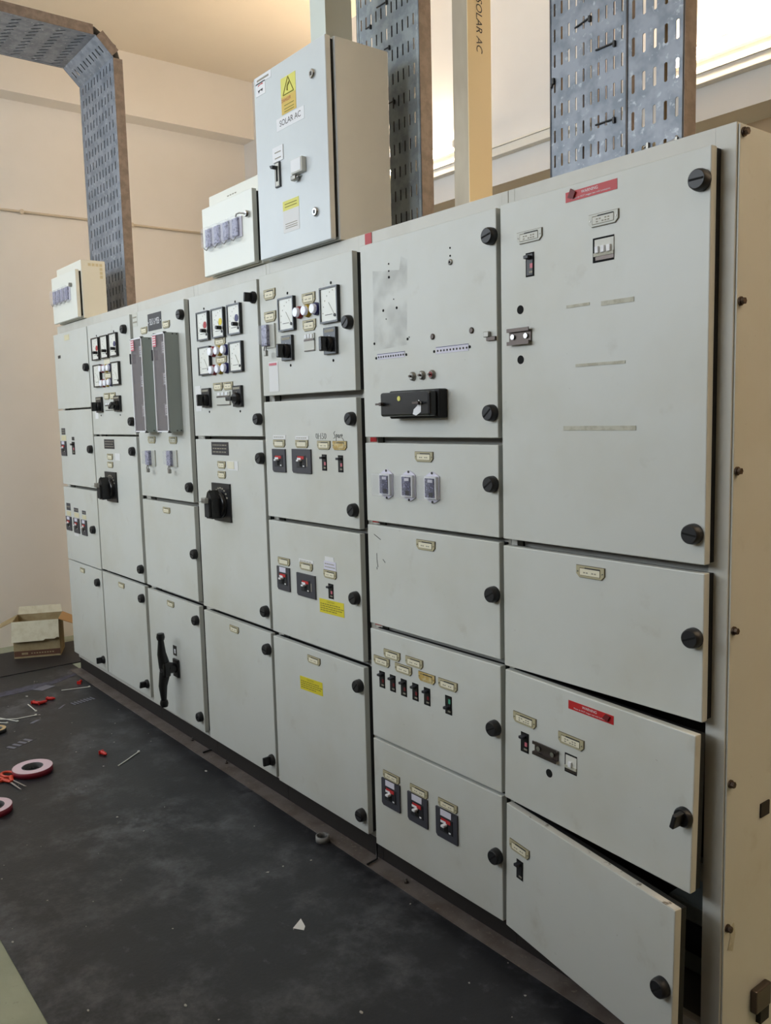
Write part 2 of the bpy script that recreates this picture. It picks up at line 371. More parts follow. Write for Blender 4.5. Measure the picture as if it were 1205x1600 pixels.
def breaker_mesh(w, h, tab=False):
    x, z, c = w/2, h/2, 0.008
    b = MB().prism([(-x, z), (x, z), (x, -z), (-x+c, -z), (-x, -z+c)], -0.006, 0, 'slate')
    b.box(-x, x, -0.0062, 0, -z, -z, 'slate') if False else None
    iw = min(0.062, w*0.66)
    b.box(-iw/2, iw/2, -0.0075, -0.004, -z*0.52, z*0.5, 'slatedark', bev=0.001)
    b.box(-iw*0.34, iw*0.36, -0.0088, -0.007, z*0.18, z*0.42, 'sticker_red')
    b.box(-iw*0.38, iw*0.02, -0.0092, -0.007, z*0.12, z*0.28, 'white')
    b.box(-0.008, 0.008, -0.0082, -0.007, -z*0.42, z*0.12, 'hole')
    b.box(-0.007, 0.007, -0.024, -0.007, z*0.0, z*0.14, 'white', bev=0.001)
    b.box(iw*0.22, iw*0.36, -0.0082, -0.007, -z*0.44, -z*0.34, 'white')
    b.box(iw*0.58, iw*0.66, -0.0065, -0.005, -z*0.4, z*0.3, 'inkfaint') if w > 0.11 else None
    if tab: b.box(-w*0.26, w*0.24, -0.0072, -0.005, z*0.56, z*0.98, 'paperlilac')
    return b.mesh('moulded_case_breaker')
def mcb_mesh(w, h, up=True, win='pink'):
    b = MB().box(-w/2, w/2, -0.0012, 0.0, -h/2, h/2, 'hole')
    b.box(-w*0.36, w*0.36, -0.0024, 0, -h*0.44, h*0.44, 'black')
    zz = h*0.3 if up else -h*0.12
    if win: b.box(w*0.05, w*0.36, -0.003, -0.001, (-h*0.16 if up else h*0.1), (h*0.04 if up else h*0.34), win)
    b.box(-w*0.05, w*0.36, -0.003, -0.001, -h*0.36, -h*0.28, 'inkfaint')
    b.box(-w*0.34, w*0.2, -0.016, -0.001, zz-h*0.07, zz+h*0.07, 'slatedark', bev=0.0012)
    return b.mesh('miniature_breaker')
def handle_mesh(w, h):
    b = MB(); c = 0.016
    b.prism([(-w/2, h/2), (w/2, h/2), (w/2, -h/2), (-w/2+c, -h/2), (-w/2, -h/2+c)], -0.008, 0, 'black')
    for q in range(9):
        g = math.radians(20+q*17.5); b.box(math.cos(g)*0.062-0.006, math.cos(g)*0.062+0.006, -0.0088, -0.007, math.sin(g)*0.062-0.002, math.sin(g)*0.062+0.004, 'inkfaint')
    b.lathe([(0.058, 0.007), (0.058, 0.02), (0.05, 0.026)], 'blackgloss', n=24, M=Matrix.Translation((0, 0, -0.01)))
    b.prism([(-0.026, 0.02), (0, 0.055), (0.026, 0.02), (0.026, -0.066), (-0.026, -0.066)], -0.066, -0.02, 'black')
    b.box(-0.022, 0.022, -0.078, -0.064, -0.06, 0.012, 'blackmatte', bev=0.004)
    b.box(-0.02, 0.02, -0.092, -0.076, 0.002, 0.026, 'steel', bev=0.002).tube([(0, -0.09, 0.012), (0, -0.115, 0.010)], 0.0015, 'chrome', n=6)
    b.tube([(-0.02, -0.066, 0.02), (-0.006, -0.066, 0.048), (0.006, -0.06, 0.058)], 0.003, 'steel', n=6)
    return b.mesh('isolator_handle')
def locked_mcb_mesh(w, h):
    b = MB().box(-w/2, w/2, -0.006, 0, -h/2, h/2, 'greyplate').box(-w*0.4, w*0.05, -0.02, 0, -h*0.42, h*0.46, 'isoface')
    b.box(-w*0.45, w*0.42, -0.036, -0.005, -h*0.36, h*0.46, 'clear', bev=0.004)
    b.tube([(w*0.1, -0.03, -h*0.4), (w*0.1, -0.035, -h*0.62), (w*0.2, -0.03, -h*0.62), (w*0.2, -0.03, -h*0.42)], 0.002, 'darksteel', n=6)
    b.box(w*0.06, w*0.26, -0.036, -0.024, -h*0.86, -h*0.62, 'steel', bev=0.002)
    return b.mesh('covered_breaker')
def relay_mesh(w, h):
    b = MB(); x, z = w/2, h/2
    b.prism([(-x*0.5, z*1.06), (0, z*1.2), (x*0.5, z*1.06), (x, z*0.85), (x, -z*0.85), (x*0.5, -z*1.06), (0, -z*1.2), (-x*0.5, -z*1.06), (-x, -z*0.85), (-x, z*0.85)], -0.004, 0, 'paperlilac')
    b.box(-x*0.86, x*0.86, -0.014, -0.003, -z*0.82, z*0.82, 'white')
    b.box(-x*0.66, x*0.66, -0.017, -0.013, -z*0.72, z*0.7, 'relayface')
    b.box(-x*0.2, x*0.5, -0.018, -0.016, z*0.4, z*0.62, 'paperlilac').box(-x*0.05, x*0.5, -0.018, -0.016, -z*0.66, -z*0.34, 'slatedark')
    for s in (-1, 1): b.cyl((0, -0.006, s*z*1.08), (0, -0.003, s*z*1.08), 0.004, 'ink', n=10)
    b.box(-x*0.96, x*0.96, -0.044, -0.004, -z*0.88, z*0.88, 'clear', bev=0.003)
    return b.mesh('covered_relay')
def screw_mesh(r, m='hole'): return MB().lathe([(r, 0), (r, 0.0012), (r*0.6, 0.0022)], m, n=12).mesh('screw')
def hole_mesh(r): return MB().lathe([(r, 0), (r, 0.0008)], 'hole', n=28).mesh('hole')
def din_mesh(w, h):
    b = MB().box(-w/2, w/2, -0.004, 0, -h*0.3, h*0.3, 'darksteel').box(-w/2, w/2, -0.012, 0, h*0.28, h*0.36, 'darksteel').box(-w/2, w/2, -0.012, 0, -h*0.36, -h*0.28, 'darksteel')
    b.box(-w/2, w/2, -0.014, -0.011, h*0.28, h*0.5, 'darksteel').box(-w/2, w/2, -0.014, -0.011, -h*0.5, -h*0.28, 'darksteel')
    for s in (-0.3, 0.3): b.cyl((s*w, -0.009, 0), (s*w, -0.003, 0), 0.007, 'chrome', n=12)
    return b.mesh('mounting_rail')
def cutout_mesh(w, h, poles=3):
    b = MB().box(-w/2, w/2, -0.001, 0, -h/2, h/2, 'hole')
    b.box(-w*0.40, w/2, -0.0022, 0, -h*0.18, h*0.42, 'cardgrey').box(-w*0.44, w/2, -0.004, 0, -h*0.26, -h*0.12, 'residue_shade').box(-w*0.36, w/2, -0.0022, 0, -h*0.42, -h*0.26, 'darksteel')
    for q in range(poles): 
        x = -w*0.4+(q+0.5)*w*0.84/poles; b.box(x-w*0.24/max(poles, 2), x+w*0.26/max(poles, 2), -0.008, -0.001, -h*0.14, h*0.14, 'white', bev=0.001)
    return b.mesh('breaker_cutout')
def warning_mesh(w, h, flip=False):
    b = MB().box(-w/2, w/2, -0.001, 0, -h/2, h/2, 'sticker_red')
    s = -1 if flip else 1
    b.text('WARNING', h*0.3, -0.0*w+(-0.02*w), h*0.18, 'white', -0.0013)
    b.text('Please do NOT megger test with Luminaires', h*0.16, 0.0, -h*0.24, 'white', -0.0013, wide=1.15)
    X = (-0.36 if not flip else 0.36)*w
    b.prism([(X-h*0.5, -h*0.1), (X-h*0.1, h*0.75 if not flip else h*0.45), (X+h*0.5, h*0.3), (X+h*0.2, -h*0.3)], -0.006, -0.0005, 'darkred')
    return b.mesh('warning_sticker')
def caution_mesh(w, h):
    b = MB().box(-w/2, w/2, -0.001, 0, -h/2, h/2, 'sticker_yellow'); b.text('CAUTION', h*0.13, -w*0.03, h*0.34, 'inkyellow', -0.0013, wide=1.1)
    rnd = random.Random(3)
    for l in range(4):
        zz = h*0.16-l*h*0.155; x0 = -w*0.46; xe = (0.3, 0.46, 0.44, 0.18)[l]*w
        while x0 < xe:
            ww = w*rnd.uniform(0.04, 0.12); b.box(x0, min(x0+ww, xe+0.01), -0.0013, -0.0008, zz-h*0.035, zz+h*0.035, 'inkyellow'); x0 += ww+w*0.02
    return b.mesh('caution_sticker')
def connector_mesh(col):
    return MB().lathe([(0.0135, 0), (0.0135, 0.006), (0.010, 0.009)], 'steel', n=18).lathe([(0.0085, 0.009), (0.0085, 0.0105)], col, n=18).lathe([(0.0035, 0.0105), (0.0035, 0.018)], 'darksteel', n=10).mesh('terminal_stud')
def pin_strip_mesh(w, h, n):
    b = MB().box(-w/2, w/2, -0.0012, 0, -h/2, h/2, 'paperlilac').box(-w/2, w/2, -0.0018, 0, h/2-0.001, h/2+0.0006, 'blue')
    for q in range(n): b.cyl((-w/2+(q+0.6)*w/(n+0.1), -0.002, -h*0.05), (-w/2+(q+0.6)*w/(n+0.1), 0, -h*0.05), 0.0032, 'ink', n=10)
    return b.mesh('pin_strip')

class Door:
    """hinge on the left; feature coordinates are given as x, z in the wall plane of the board"""
    def __init__(self, cub, x0, x1, z0, z1, angle=0.0, worn=False, sag=0.0):
        self.x0, self.z0 = x0, z0; wdt = x1-x0; h = z1-z0
        b = MB().box(0, wdt, 0, 0.022, 0, h, 'panel', bev=0.0025)
        if worn:
            b.box(0.004, wdt-0.004, 0.001, 0.018, h-0.001, h+0.0006, 'worn')
        self.o = b.obj('door', cub, Vector((x0, 0, z0))-cub.location, (0, sag, -angle))
        MB().box(0.004, wdt-0.0015, 0.0221, 0.0388, 0.003, h-0.003, 'gasket').obj('gasket', self.o)
    def put(self, name, me, x, z, y=0.0, roll=0.0, label=None):
        return link(name, me, self.o, (x-self.x0, y, z-self.z0), (0, roll, 0), label)
    def knob(self, *pts, wing=False):
        me = cached('kw' if wing else 'kr', knob_wing if wing else knob_round)
        for x, z in pts: self.put('knob', me, x, z, roll=random.uniform(-0.5, 0.5))
    def rects(self, name, fn, rs, *a, key=None):
        for r in rs:
            w, h = round(r[1]-r[0], 3), round(r[3]-r[2], 3)
            self.put(name, cached((name, fn.__name__, w, h, a), lambda: fn(w, h, *a)), (r[0]+r[1])/2, (r[2]+r[3])/2)
    def plate(self, pts, w=0.088, h=0.03, **k):
        me = cached(('plate', w, h, tuple(sorted(k.items()))), lambda: plate_mesh(w, h, **k))
        for x, z in pts: self.put('nameplate', me, x, z)
    def label(self, rs, col='cream', lines=0, name='label', y=0.0):
        for r in rs:
            w, h = round(r[1]-r[0], 3), round(r[3]-r[2], 3)
            self.put(name, cached(('lab', w, h, col, lines), lambda: label_mesh(w, h, col, lines=lines)), (r[0]+r[1])/2, (r[2]+r[3])/2, y)
    def screws(self, pts, r=0.005, m='hole', name='screw'):
        me = cached(('scr', r, m), lambda: screw_mesh(r, m))
        for x, z in pts: self.put(name, me, x, z)
    def meters(self, rs):
        for x, z, dot in rs: self.put('meter', cached(('met', dot), lambda: meter_mesh(0.108, 0.122, dot)), x, z)
    def lamps(self, pts):
        for (x, z), c in zip(pts, ['ring_red', 'ring_yellow', 'ring_blue']*2):
            self.put('indicator_lamp', cached(('lamp', c), lambda: lamp_mesh(c)), x, z)

BX = [-4.62, -3.98, -3.333, -2.688, -2.05, -1.404, -0.755, -0.092]
ZT = 2.192
CUB = [
 'leftmost switchboard cubicle with three small black breakers low on its doors',
 'second switchboard cubicle from the left with five meters over a black isolator handle',
 'third switchboard cubicle from the left with two tall fuse boxes and a big black handle',
 'middle switchboard cubicle with red, yellow and blue dotted meters and a black isolator handle',
 'switchboard cubicle with two meters on top and two yellow caution stickers',
 'switchboard cubicle with a black projecting box and three clear covered relays',
 'rightmost switchboard cubicle with red warning stickers and its bottom door hanging open']
DOORS = [
 [(1.683, 2.135), (1.217, 1.673), (0.742, 1.200), (0.132, 0.734)],
 [(1.527, 2.135), (0.751, 1.517), (0.133, 0.735)],
 [(1.217, 2.136), (0.752, 1.199), (0.121, 0.731)],
 [(1.523, 2.133), (0.744, 1.509), (0.115, 0.725)],
 [(1.681, 2.139), (1.208, 1.658), (0.741, 1.193), (0.110, 0.721)],
 [(1.524, 2.144), (1.244, 1.505), (0.892, 1.231), (0.493, 0.873), (0.096, 0.483)],
 [(1.244, 2.147), (0.880, 1.225), (0.487, 0.870), (0.092, 0.472)]]
DX = [(-4.578, -3.987), (-3.972, -3.352), (-3.314, -2.714), (-2.663, -2.060), (-2.040, -1.426), (-1.381, -0.763), (-0.747, -0.126)]
D = {}
cubs = []
for i in range(7):
    x0, x1 = BX[i]+0.0008, BX[i+1]-0.0008
    cub = thing('switchboard_cubicle', ((x0+x1)/2, 0.30, 0), CUB[i], 'switchboard', 'switchboard cubicles'); cubs.append(cub)
    L = -cub.location
    dx0, dx1 = DX[i]; zs = DOORS[i]; zb = 0.083
    f = MB(); t0, t1 = 0.04, 0.065
    f.box(x0, dx0+0.016, t0, t1, zb, ZT, 'frame', bev=0.0015).box(dx1-0.016, x1, t0, t1, zb, ZT, 'frame', bev=0.0015)
    f.box(dx0+0.016, dx1-0.016, t0+0.0005, t1, zs[0][1]-0.016, ZT-0.0004, 'frame').box(dx0+0.016, dx1-0.016, t0+0.0005, t1, zb, zs[-1][0]+0.016, 'frame')
    for a, b_ in zip(zs[:-1], zs[1:]): f.box(dx0+0.016, dx1-0.016, t0+0.03, t1+0.03, b_[1]-0.016, a[0]+0.016, 'frame')
    f.obj('frame', cub, L)
    s = MB(); yb = 0.56
    s.box(x0, x1, t1, yb, ZT-0.012, ZT-0.001, 'frame').box(x0, x1, t1, yb, zb, zb+0.01, 'interior').box(x0, x1, yb-0.01, yb, zb+0.01, ZT-0.012, 'interior')
    s.box(x0, x0+0.004, t1, yb-0.01, zb+0.01, ZT-0.012, 'interior').box(x1-0.004, x1, t1, yb-0.01, zb+0.01, ZT-0.012, 'interior')
    s.obj('body', cub, L)
    MB().box(x0, x1, 0.048, yb-0.03, 0, zb-0.0005, 'plinth').obj('plinth', cub, L)
    for j, (z0, z1) in enumerate(zs):
        ang = 0.0
        if i == 6 and j == 2: ang = 0.047
        if i == 6 and j == 3: ang = 0.146
        off = -0.004 if ang else 0.0
        D[(i+1, j+1)] = Door(cub, dx0+off, dx1+off, z0, z1, ang, worn=(i == 6 and j == 3), sag=0.02 if ang else 0.0)
# the right hand end of the board
L = -cubs[6].location
MB().box(-0.092, -0.088, 0.045, 0.56, 0.02, ZT-0.004, 'panel', bev=0.001).obj('side_panel', cubs[6], L)
bolt = MB().cyl((0, 0, 0), (0.004, 0, 0), 0.010, 'bolt', n=14).cyl((0.004, 0, 0), (0.012, 0, 0), 0.0075, 'bolt', n=6, smooth=False).mesh('bolt')
for z in (2.172, 1.821, 1.453, 1.092, 0.731, 0.377): link('bolt', bolt, cubs[6], L+Vector((-0.088, 0.058, z)))
MB().box(-0.088, -0.0845, 0.195, 0.235, 0.605, 0.64, 'plinth').obj('cable_entry', cubs[6], L)
MB().box(-0.088, -0.07, 0.17, 0.24, 0.11, 0.17, 'darksteel', bev=0.004).box(-0.088, -0.075, 0.20, 0.24, 0.07, 0.11, 'blackmatte').obj('cable_gland', cubs[6], L)
MB().prism([(0.0, 0.0), (0.010, 0.03), (0.004, 0.055), (0.024, 0.06), (0.032, 0.03), (0.022, -0.012)], -0.0006, 0, 'residue_shade', M=Matrix.Translation((-0.0876, 0.062, 0.32)) @ Matrix.Rotation(math.radians(90), 4, 'Z')).obj('paint_scrape', cubs[6], L)
# equipment inside the open bottom compartment
q = MB().box(-0.34, -0.18, 0.2, 0.34, 0.11, 0.30, 'boxgrey', bev=0.006).box(-0.30, -0.22, 0.19, 0.2, 0.17, 0.25, 'slatedark')
q.tube([(-0.20, 0.2, 0.14), (-0.18, 0.14, 0.14), (-0.18, 0.14, 0.20), (-0.20, 0.2, 0.20)], 0.004, 'darksteel', n=6)
q.obj('inner_switch', cubs[6], L)
# red tape at the joint of the two halves of the board
L = -cubs[5].location
for z0, z1 in ((2.155, 2.1905), (1.507, 1.522), (1.233, 1.242), (0.875, 0.89), (0.078, 0.096)):
    MB().box(-1.403, -1.368, 0.038, 0.0405, z0, z1, 'red').obj('red_tape', cubs[5], L)

# ---- cubicle 1
d = D[1, 1]; d.knob((-4.006, 1.908)); d.label([(-4.369, -4.284, 2.086, 2.118)], 'cream', 0, 'nameplate'); d.label([(-4.51, -4.464, 1.989, 2.007)], 'ink')
d = D[1, 2]; d.knob((-4.021, 1.442)); d.rects('breaker', breaker_mesh, [(-4.556, -4.46, 1.395, 1.485)], True); d.label([(-4.539, -4.47, 1.525, 1.565)], 'slate', 2); d.label([(-4.549, -4.458, 1.488, 1.52)], 'cream'); d.label([(-4.354, -4.311, 1.491, 1.512)], 'ink'); d.rects('breaker', mcb_mesh, [(-4.361, -4.31, 1.406, 1.482)], True, 'pink')
d = D[1, 3]; d.knob((-4.061, 0.971)); d.rects('breaker', breaker_mesh, [(-4.552, -4.457, 0.928, 1.015), (-4.412, -4.312, 0.924, 1.015), (-4.272, -4.18, 0.922, 1.015)], True)
d.label([(-4.54, -4.465, 1.055, 1.099), (-4.402, -4.324, 1.053, 1.078), (-4.255, -4.191, 1.049, 1.071)], 'slate', 1); d.label([(-4.541, -4.463, 1.02, 1.048), (-4.399, -4.315, 1.02, 1.049), (-4.254, -4.188, 1.02, 1.044)], 'cream'); d.label([(-4.42, -4.34, 0.903, 0.921)], 'paper')
d = D[1, 4]; d.plate([(-4.314, 0.697)], 0.078, 0.03); d.knob((-4.042, 0.66)); d.knob((-4.036, 0.195), wing=True)
# ---- cubicle 2
def metering(d, dx, topscrews=True):
    """five meters, six lamps, two switches"""
    pass
d = D[2, 1]
d.meters([(-3.835, 1.997, 'red'), (-3.702, 1.998, 'meterface'), (-3.571, 2.0, 'blue'), (-3.832, 1.85, None), (-3.561, 1.85, None)])
d.lamps([(-3.752, 1.885), (-3.697, 1.884), (-3.642, 1.884), (-3.750, 1.807), (-3.695, 1.807), (-3.640, 1.808)])
d.label([(-3.739, -3.653, 1.908, 1.94)], 'creamlight'); d.plate([(-3.682, 1.846)], 0.11, 0.034); d.plate([(-3.727, 1.735), (-3.638, 1.735)], 0.082, 0.036)
d.rects('selector_switch', switch_mesh, [(-3.876, -3.79, 1.649, 1.735)]); d.rects('selector_switch', switch_mesh, [(-3.605, -3.52, 1.65, 1.734)], 60)
d.rects('counter', display_mesh, [(-3.754, -3.627, 1.658, 1.7)]); d.label([(-3.923, -3.874, 1.615, 1.66)], 'paper'); d.screws([(-3.83, 2.069), (-3.573, 2.07), (-3.833, 1.633), (-3.548, 1.631)]); d.knob((-3.414, 2.066), (-3.38, 1.595))
d = D[2, 2]; d.knob((-3.394, 1.441), (-3.371, 0.824)); d.label([(-3.811, -3.661, 1.449, 1.501)], 'slatedark', 3, 'circuit_label'); d.plate([(-3.733, 1.405), (-3.736, 1.361)], 0.082, 0.034); d.label([(-3.66, -3.587, 1.388, 1.426)], 'paper')
d.put('isolator_handle', cached('hnd', lambda: handle_mesh(0.165, 0.165)), -3.734, 1.24)
d = D[2, 3]; d.plate([(-3.679, 0.694)], 0.085, 0.03); d.knob((-3.381, 0.667)); d.knob((-3.383, 0.202), wing=True)
# ---- cubicle 3
d = D[3, 1]; d.knob((-2.736, 2.068), (-2.734, 1.287)); d.label([(-3.309, -3.248, 2.066, 2.133)], 'greyplate', 2)
b = MB().box(-0.0775, 0.0775, -0.002, 0, -0.04, 0.04, 'slatedark'); b.text('BLK 6 MSB', 0.030, 0, 0, 'white', -0.0025, wide=0.56)
for s in (-1, 1): b.cyl((s*0.071, -0.003, 0), (s*0.071, -0.001, 0), 0.003, 'white', n=8)
d.put('board_sign', b.mesh('board_sign'), -3.04, 2.068)
d.plate([(-3.17, 2.037), (-2.908, 2.041)], 0.078, 0.034)
def fuse_box(d, xc, n):
    w, z0, z1, dep = 0.135, 1.543, 1.993, 0.065
    h = z1-z0; x = w/2; b = MB()
    b.box(-x, -x+0.004, -dep, 0, 0, h, 'boxgrey').box(x-0.004, x, -dep, 0, 0, h, 'boxgrey').box(-x+0.004, x-0.004, -dep, 0, 0, 0.004, 'boxgrey').box(-x+0.004, x-0.004, -dep, 0, h-0.004, h, 'boxgrey').box(-x+0.004, x-0.004, -0.006, 0, 0.004, h-0.004, 'boxgrey')
    for q in range(3):
        zc = 0.07+q*0.142
        b.box(0.0, 0.062, -0.061, -0.006, zc, zc+0.062, 'slate', bev=0.003).box(0.022, 0.0605, -0.0632, -0.06, zc+0.006, zc+0.056, 'white')
        for zz, xa, xb in ((0.014, 0.024, 0.05), (0.024, 0.028, 0.055), (0.034, 0.024, 0.044), (0.044, 0.03, 0.052)): b.box(xa+0.003, xb+0.003, -0.0640, -0.063, zc+zz, zc+zz+0.004, 'ink')
    b.tube([(-0.045, -0.02, 0.01), (-0.045, -0.02, h-0.02)], 0.006, 'steel', n=8)
    for sx in (-1, 1):
        for zz in (0.003, h-0.003): b.cyl((sx*(x-0.012), -dep-0.004, zz), (sx*(x-0.012), -dep+0.01, zz), 0.008, 'ink', n=10)
        for zz in (0.006, h-0.006): b.cyl((x-0.001, -0.02+sx*0.01, zz), (x+0.002, -0.02+sx*0.01, zz), 0.003, 'ink', n=8)
    b.box(-x-0.006, -x+0.004, -dep-0.012, -dep+0.02, h-0.12, h-0.07, 'black', bev=0.002)
    b.box(-x, x, -dep-0.006, -dep, 0, h, 'smoke')
    b.box(-x, -x+0.007, -dep-0.0066, -dep-0.001, 0, h, 'white').box(x-0.006, x, -dep-0.0066, -dep-0.001, 0, h, 'white').box(-x, x, -dep-0.0066, -dep-0.001, 0, 0.006, 'white').box(-x, x, -dep-0.0066, -dep-0.001, h-0.006, h, 'white')
    b.box(-x+0.008, -x+0.045, -dep-0.0075, -dep-0.006, h-0.058, h-0.008, 'pink')
    for q in range(4): b.box(-x+0.012, -x+0.041, -dep-0.008, -dep-0.007, h-0.05+q*0.011, h-0.046+q*0.011, 'white')
    d.put('fuse_box', b.mesh('fuse_box'), xc, z0, label='tall grey fuse box with a smoked clear cover')
fuse_box(d, -3.115, 0); fuse_box(d, -2.852, 1)
d.plate([(-3.15, 1.502), (-2.9, 1.502)], 0.088, 0.034, card='residue_shade')  # card toned down: shadow under the fuse boxes put into its colour
d.rects('covered_breaker', locked_mcb_mesh, [(-3.21, -3.115, 1.372, 1.452), (-2.955, -2.862, 1.376, 1.456)])
d = D[3, 2]; d.plate([(-3.018, 1.16)], 0.082, 0.03); d.knob((-2.718, 0.978))
d = D[3, 3]; d.plate([(-3.029, 0.692)], 0.08, 0.03); d.knob((-2.739, 0.661), (-2.745, 0.192))
b = MB().box(-0.02, 0.02, -0.0015, 0, -0.025, 0.025, 'black').box(-0.006, 0.01, -0.002, 0, -0.014, 0.008, 'white'); d.put('position_plate', b.mesh('position_plate'), -3.01, 0.46)
b = MB().box(-0.03, 0.03, -0.012, 0, -0.045, 0.045, 'black', bev=0.003).cyl((0, -0.01, 0), (0, -0.05, 0.01), 0.024, 'blackgloss', n=16, r1=0.03)
b.box(-0.03, 0.03, -0.085, -0.045, -0.03, 0.045, 'blackgloss', bev=0.01)
for s, pts in ((1, [(0, -0.066, 0.02), (0.004, -0.08, 0.09), (0.012, -0.084, 0.165)]), (-1, [(0, -0.066, -0.01), (0.004, -0.082, -0.075), (0.012, -0.084, -0.15)])):
    b.tube(pts, [0.03, 0.023, 0.014], 'black', n=8, flat=0.8)
    e = pts[-1]; b.tube([(e[0], e[1], e[2]-s*0.006), (e[0], e[1], e[2]+s*0.008), (e[0], e[1], e[2]+s*0.026)], [0.018, 0.022, 0.018], 'black', n=8)
d.put('changeover_handle', b.mesh('changeover_handle'), -2.992, 0.376, label='big black two armed changeover handle')
# ---- cubicle 4
d = D[4, 1]
d.meters([(-2.519, 1.996, 'red'), (-2.378, 1.996, 'yellow'), (-2.237, 1.997, 'blue'), (-2.517, 1.848, None), (-2.236, 1.847, None)])
d.lamps([(-2.440, 1.882), (-2.384, 1.882), (-2.326, 1.882), (-2.440, 1.805), (-2.383, 1.806), (-2.328, 1.807)])
d.plate([(-2.38, 1.919), (-2.376, 1.843)], 0.098, 0.03); d.plate([(-2.418, 1.733), (-2.326, 1.733)], 0.084, 0.034)
d.rects('selector_switch', switch_mesh, [(-2.558, -2.483, 1.648, 1.731)]); d.rects('selector_switch', switch_mesh, [(-2.275, -2.201, 1.645, 1.731)], 90); d.rects('counter', display_mesh, [(-2.43, -2.31, 1.654, 1.71)])
d.label([(-2.639, -2.585, 1.633, 1.744)], 'paper'); d.screws([(-2.517, 2.07), (-2.237, 2.067), (-2.51, 1.629), (-2.233, 1.626)]); d.knob((-2.083, 2.065), wing=True); d.knob((-2.077, 1.592))
d = D[4, 2]; d.label([(-2.506, -2.349, 1.442, 1.498)], 'slatedark', 3, 'circuit_label'); d.plate([(-2.418, 1.4), (-2.42, 1.357)], 0.072, 0.032); d.label([(-2.362, -2.273, 1.38, 1.419)], 'paper'); d.label([(-2.368, -2.305, 1.386, 1.417)], 'creamlight', y=-0.0014)
d.put('isolator_handle', cached('hnd', lambda: 0), -2.428, 1.238); d.knob((-2.071, 1.437), (-2.084, 0.814))
d = D[4, 3]; d.plate([(-2.371, 0.685)], 0.082, 0.03); d.knob((-2.082, 0.656)); d.knob((-2.087, 0.183), wing=True)
# ---- cubicle 5
d = D[5, 1]; d.plate([(-1.962, 2.062), (-1.964, 1.979), (-1.693, 2.015), (-1.694, 1.921)], 0.086, 0.04)
d.rects('covered_breaker', locked_mcb_mesh, [(-2.012, -1.93, 1.862, 1.952)]); d.label([(-1.99, -1.921, 1.696, 1.809)], 'paper', 0); d.label([(-1.985, -1.93, 1.795, 1.804)], 'pink', y=-0.0014)
d.screws([(-1.835, 2.051), (-1.553, 2.051), (-1.831, 1.788), (-1.552, 1.788)]); d.meters([(-1.835, 1.975, None), (-1.555, 1.977, None)]); d.lamps([(-1.752, 1.972), (-1.698, 1.972), (-1.642, 1.973)])
d.rects('selector_switch', switch_mesh, [(-1.877, -1.803, 1.806, 1.898), (-1.594, -1.519, 1.809, 1.901)]); d.rects('counter', display_mesh, [(-1.729, -1.662, 1.83, 1.892)]); d.knob((-1.45, 1.908))
d = D[5, 2]; d.knob((-1.449, 1.586), (-1.45, 1.274)); d.label([(-1.979, -1.885, 1.514, 1.529), (-1.816, -1.727, 1.512, 1.526)], 'paper', 1); d.plate([(-1.933, 1.497), (-1.772, 1.497)], 0.086, 0.03, card='creamlight', lines=0)
d.rects('breaker', breaker_mesh, [(-1.983, -1.888, 1.387, 1.476), (-1.839, -1.71, 1.388, 1.478)]); d.plate([(-1.627, 1.494)], 0.082, 0.032); d.plate([(-1.528, 1.494)], 0.085, 0.032, card='yellowed', rim='yellowed', lines=0)
d.rects('breaker', mcb_mesh, [(-1.643, -1.613, 1.403, 1.461), (-1.542, -1.512, 1.401, 1.46)])
b = MB()
def hand(b, strokes, ox, oz, s):
    for st in strokes: b.tube([(ox+x*s, -0.0004, oz+z*s) for x, z in st], 0.0009, 'ink', n=5)
hand(b, [[(0, .9), (.0, .2), (.35, .0), (.5, .5), (.35, .9), (0, .9)], [(.75, 1.0), (.75, -.1)], [(1.0, .5), (1.35, .5)], [(1.6, 1.0), (1.6, -.1)], [(1.95, 1.0), (2.4, .95), (2.1, .55), (2.5, .3), (2.3, -.05), (1.9, .05)], [(2.9, .9), (2.7, .3), (2.95, -.05), (3.3, .2), (3.3, .8), (2.9, .95)]], -0.035, -0.009, 0.0195)
d.put('handwriting', b.mesh('handwriting'), -1.642, 1.526, label='handwritten 01-130 in black marker')
b = MB()
hand(b, [[(.55, 1.3), (.25, 1.15), (.15, .85), (.5, .5), (.45, .1), (-.05, .0)], [(.85, .75), (.85, -.6)], [(.85, .6), (1.15, .75), (1.25, .4), (.9, .2)], [(1.75, .7), (1.45, .6), (1.4, .2), (1.7, .1), (1.8, .7), (1.85, .05)], [(2.15, .7), (2.2, .05)], [(2.2, .5), (2.5, .75)], [(2.65, .4), (3.0, .55), (2.8, .8), (2.6, .4), (2.75, .1), (3.2, -.2), (3.45, -.7)]], -0.036, -0.008, 0.0185)
d.put('handwriting', b.mesh('handwriting'), -1.53, 1.527, label='handwritten Spare in black marker')
d = D[5, 3]; d.plate([(-1.932, 1.037), (-1.772, 1.037)], 0.088, 0.03, card='creamlight', lines=0); d.label([(-1.823, -1.723, 1.049, 1.063)], 'paper', 1)
d.rects('breaker', breaker_mesh, [(-1.982, -1.89, 0.922, 1.015)], True); d.rects('breaker', breaker_mesh, [(-1.837, -1.71, 0.92, 1.008)]); d.label([(-1.652, -1.576, 1.043, 1.075)], 'paperlilac', 2); d.label([(-1.645, -1.588, 1.075, 1.091)], 'paper'); d.plate([(-1.614, 1.027)], 0.082, 0.03)
d.rects('breaker', mcb_mesh, [(-1.629, -1.597, 0.938, 0.993)]); d.put('caution_sticker', cached('cau', lambda: caution_mesh(0.156, 0.052)), -1.612, 0.905, roll=-0.02); d.knob((-1.456, 0.966))
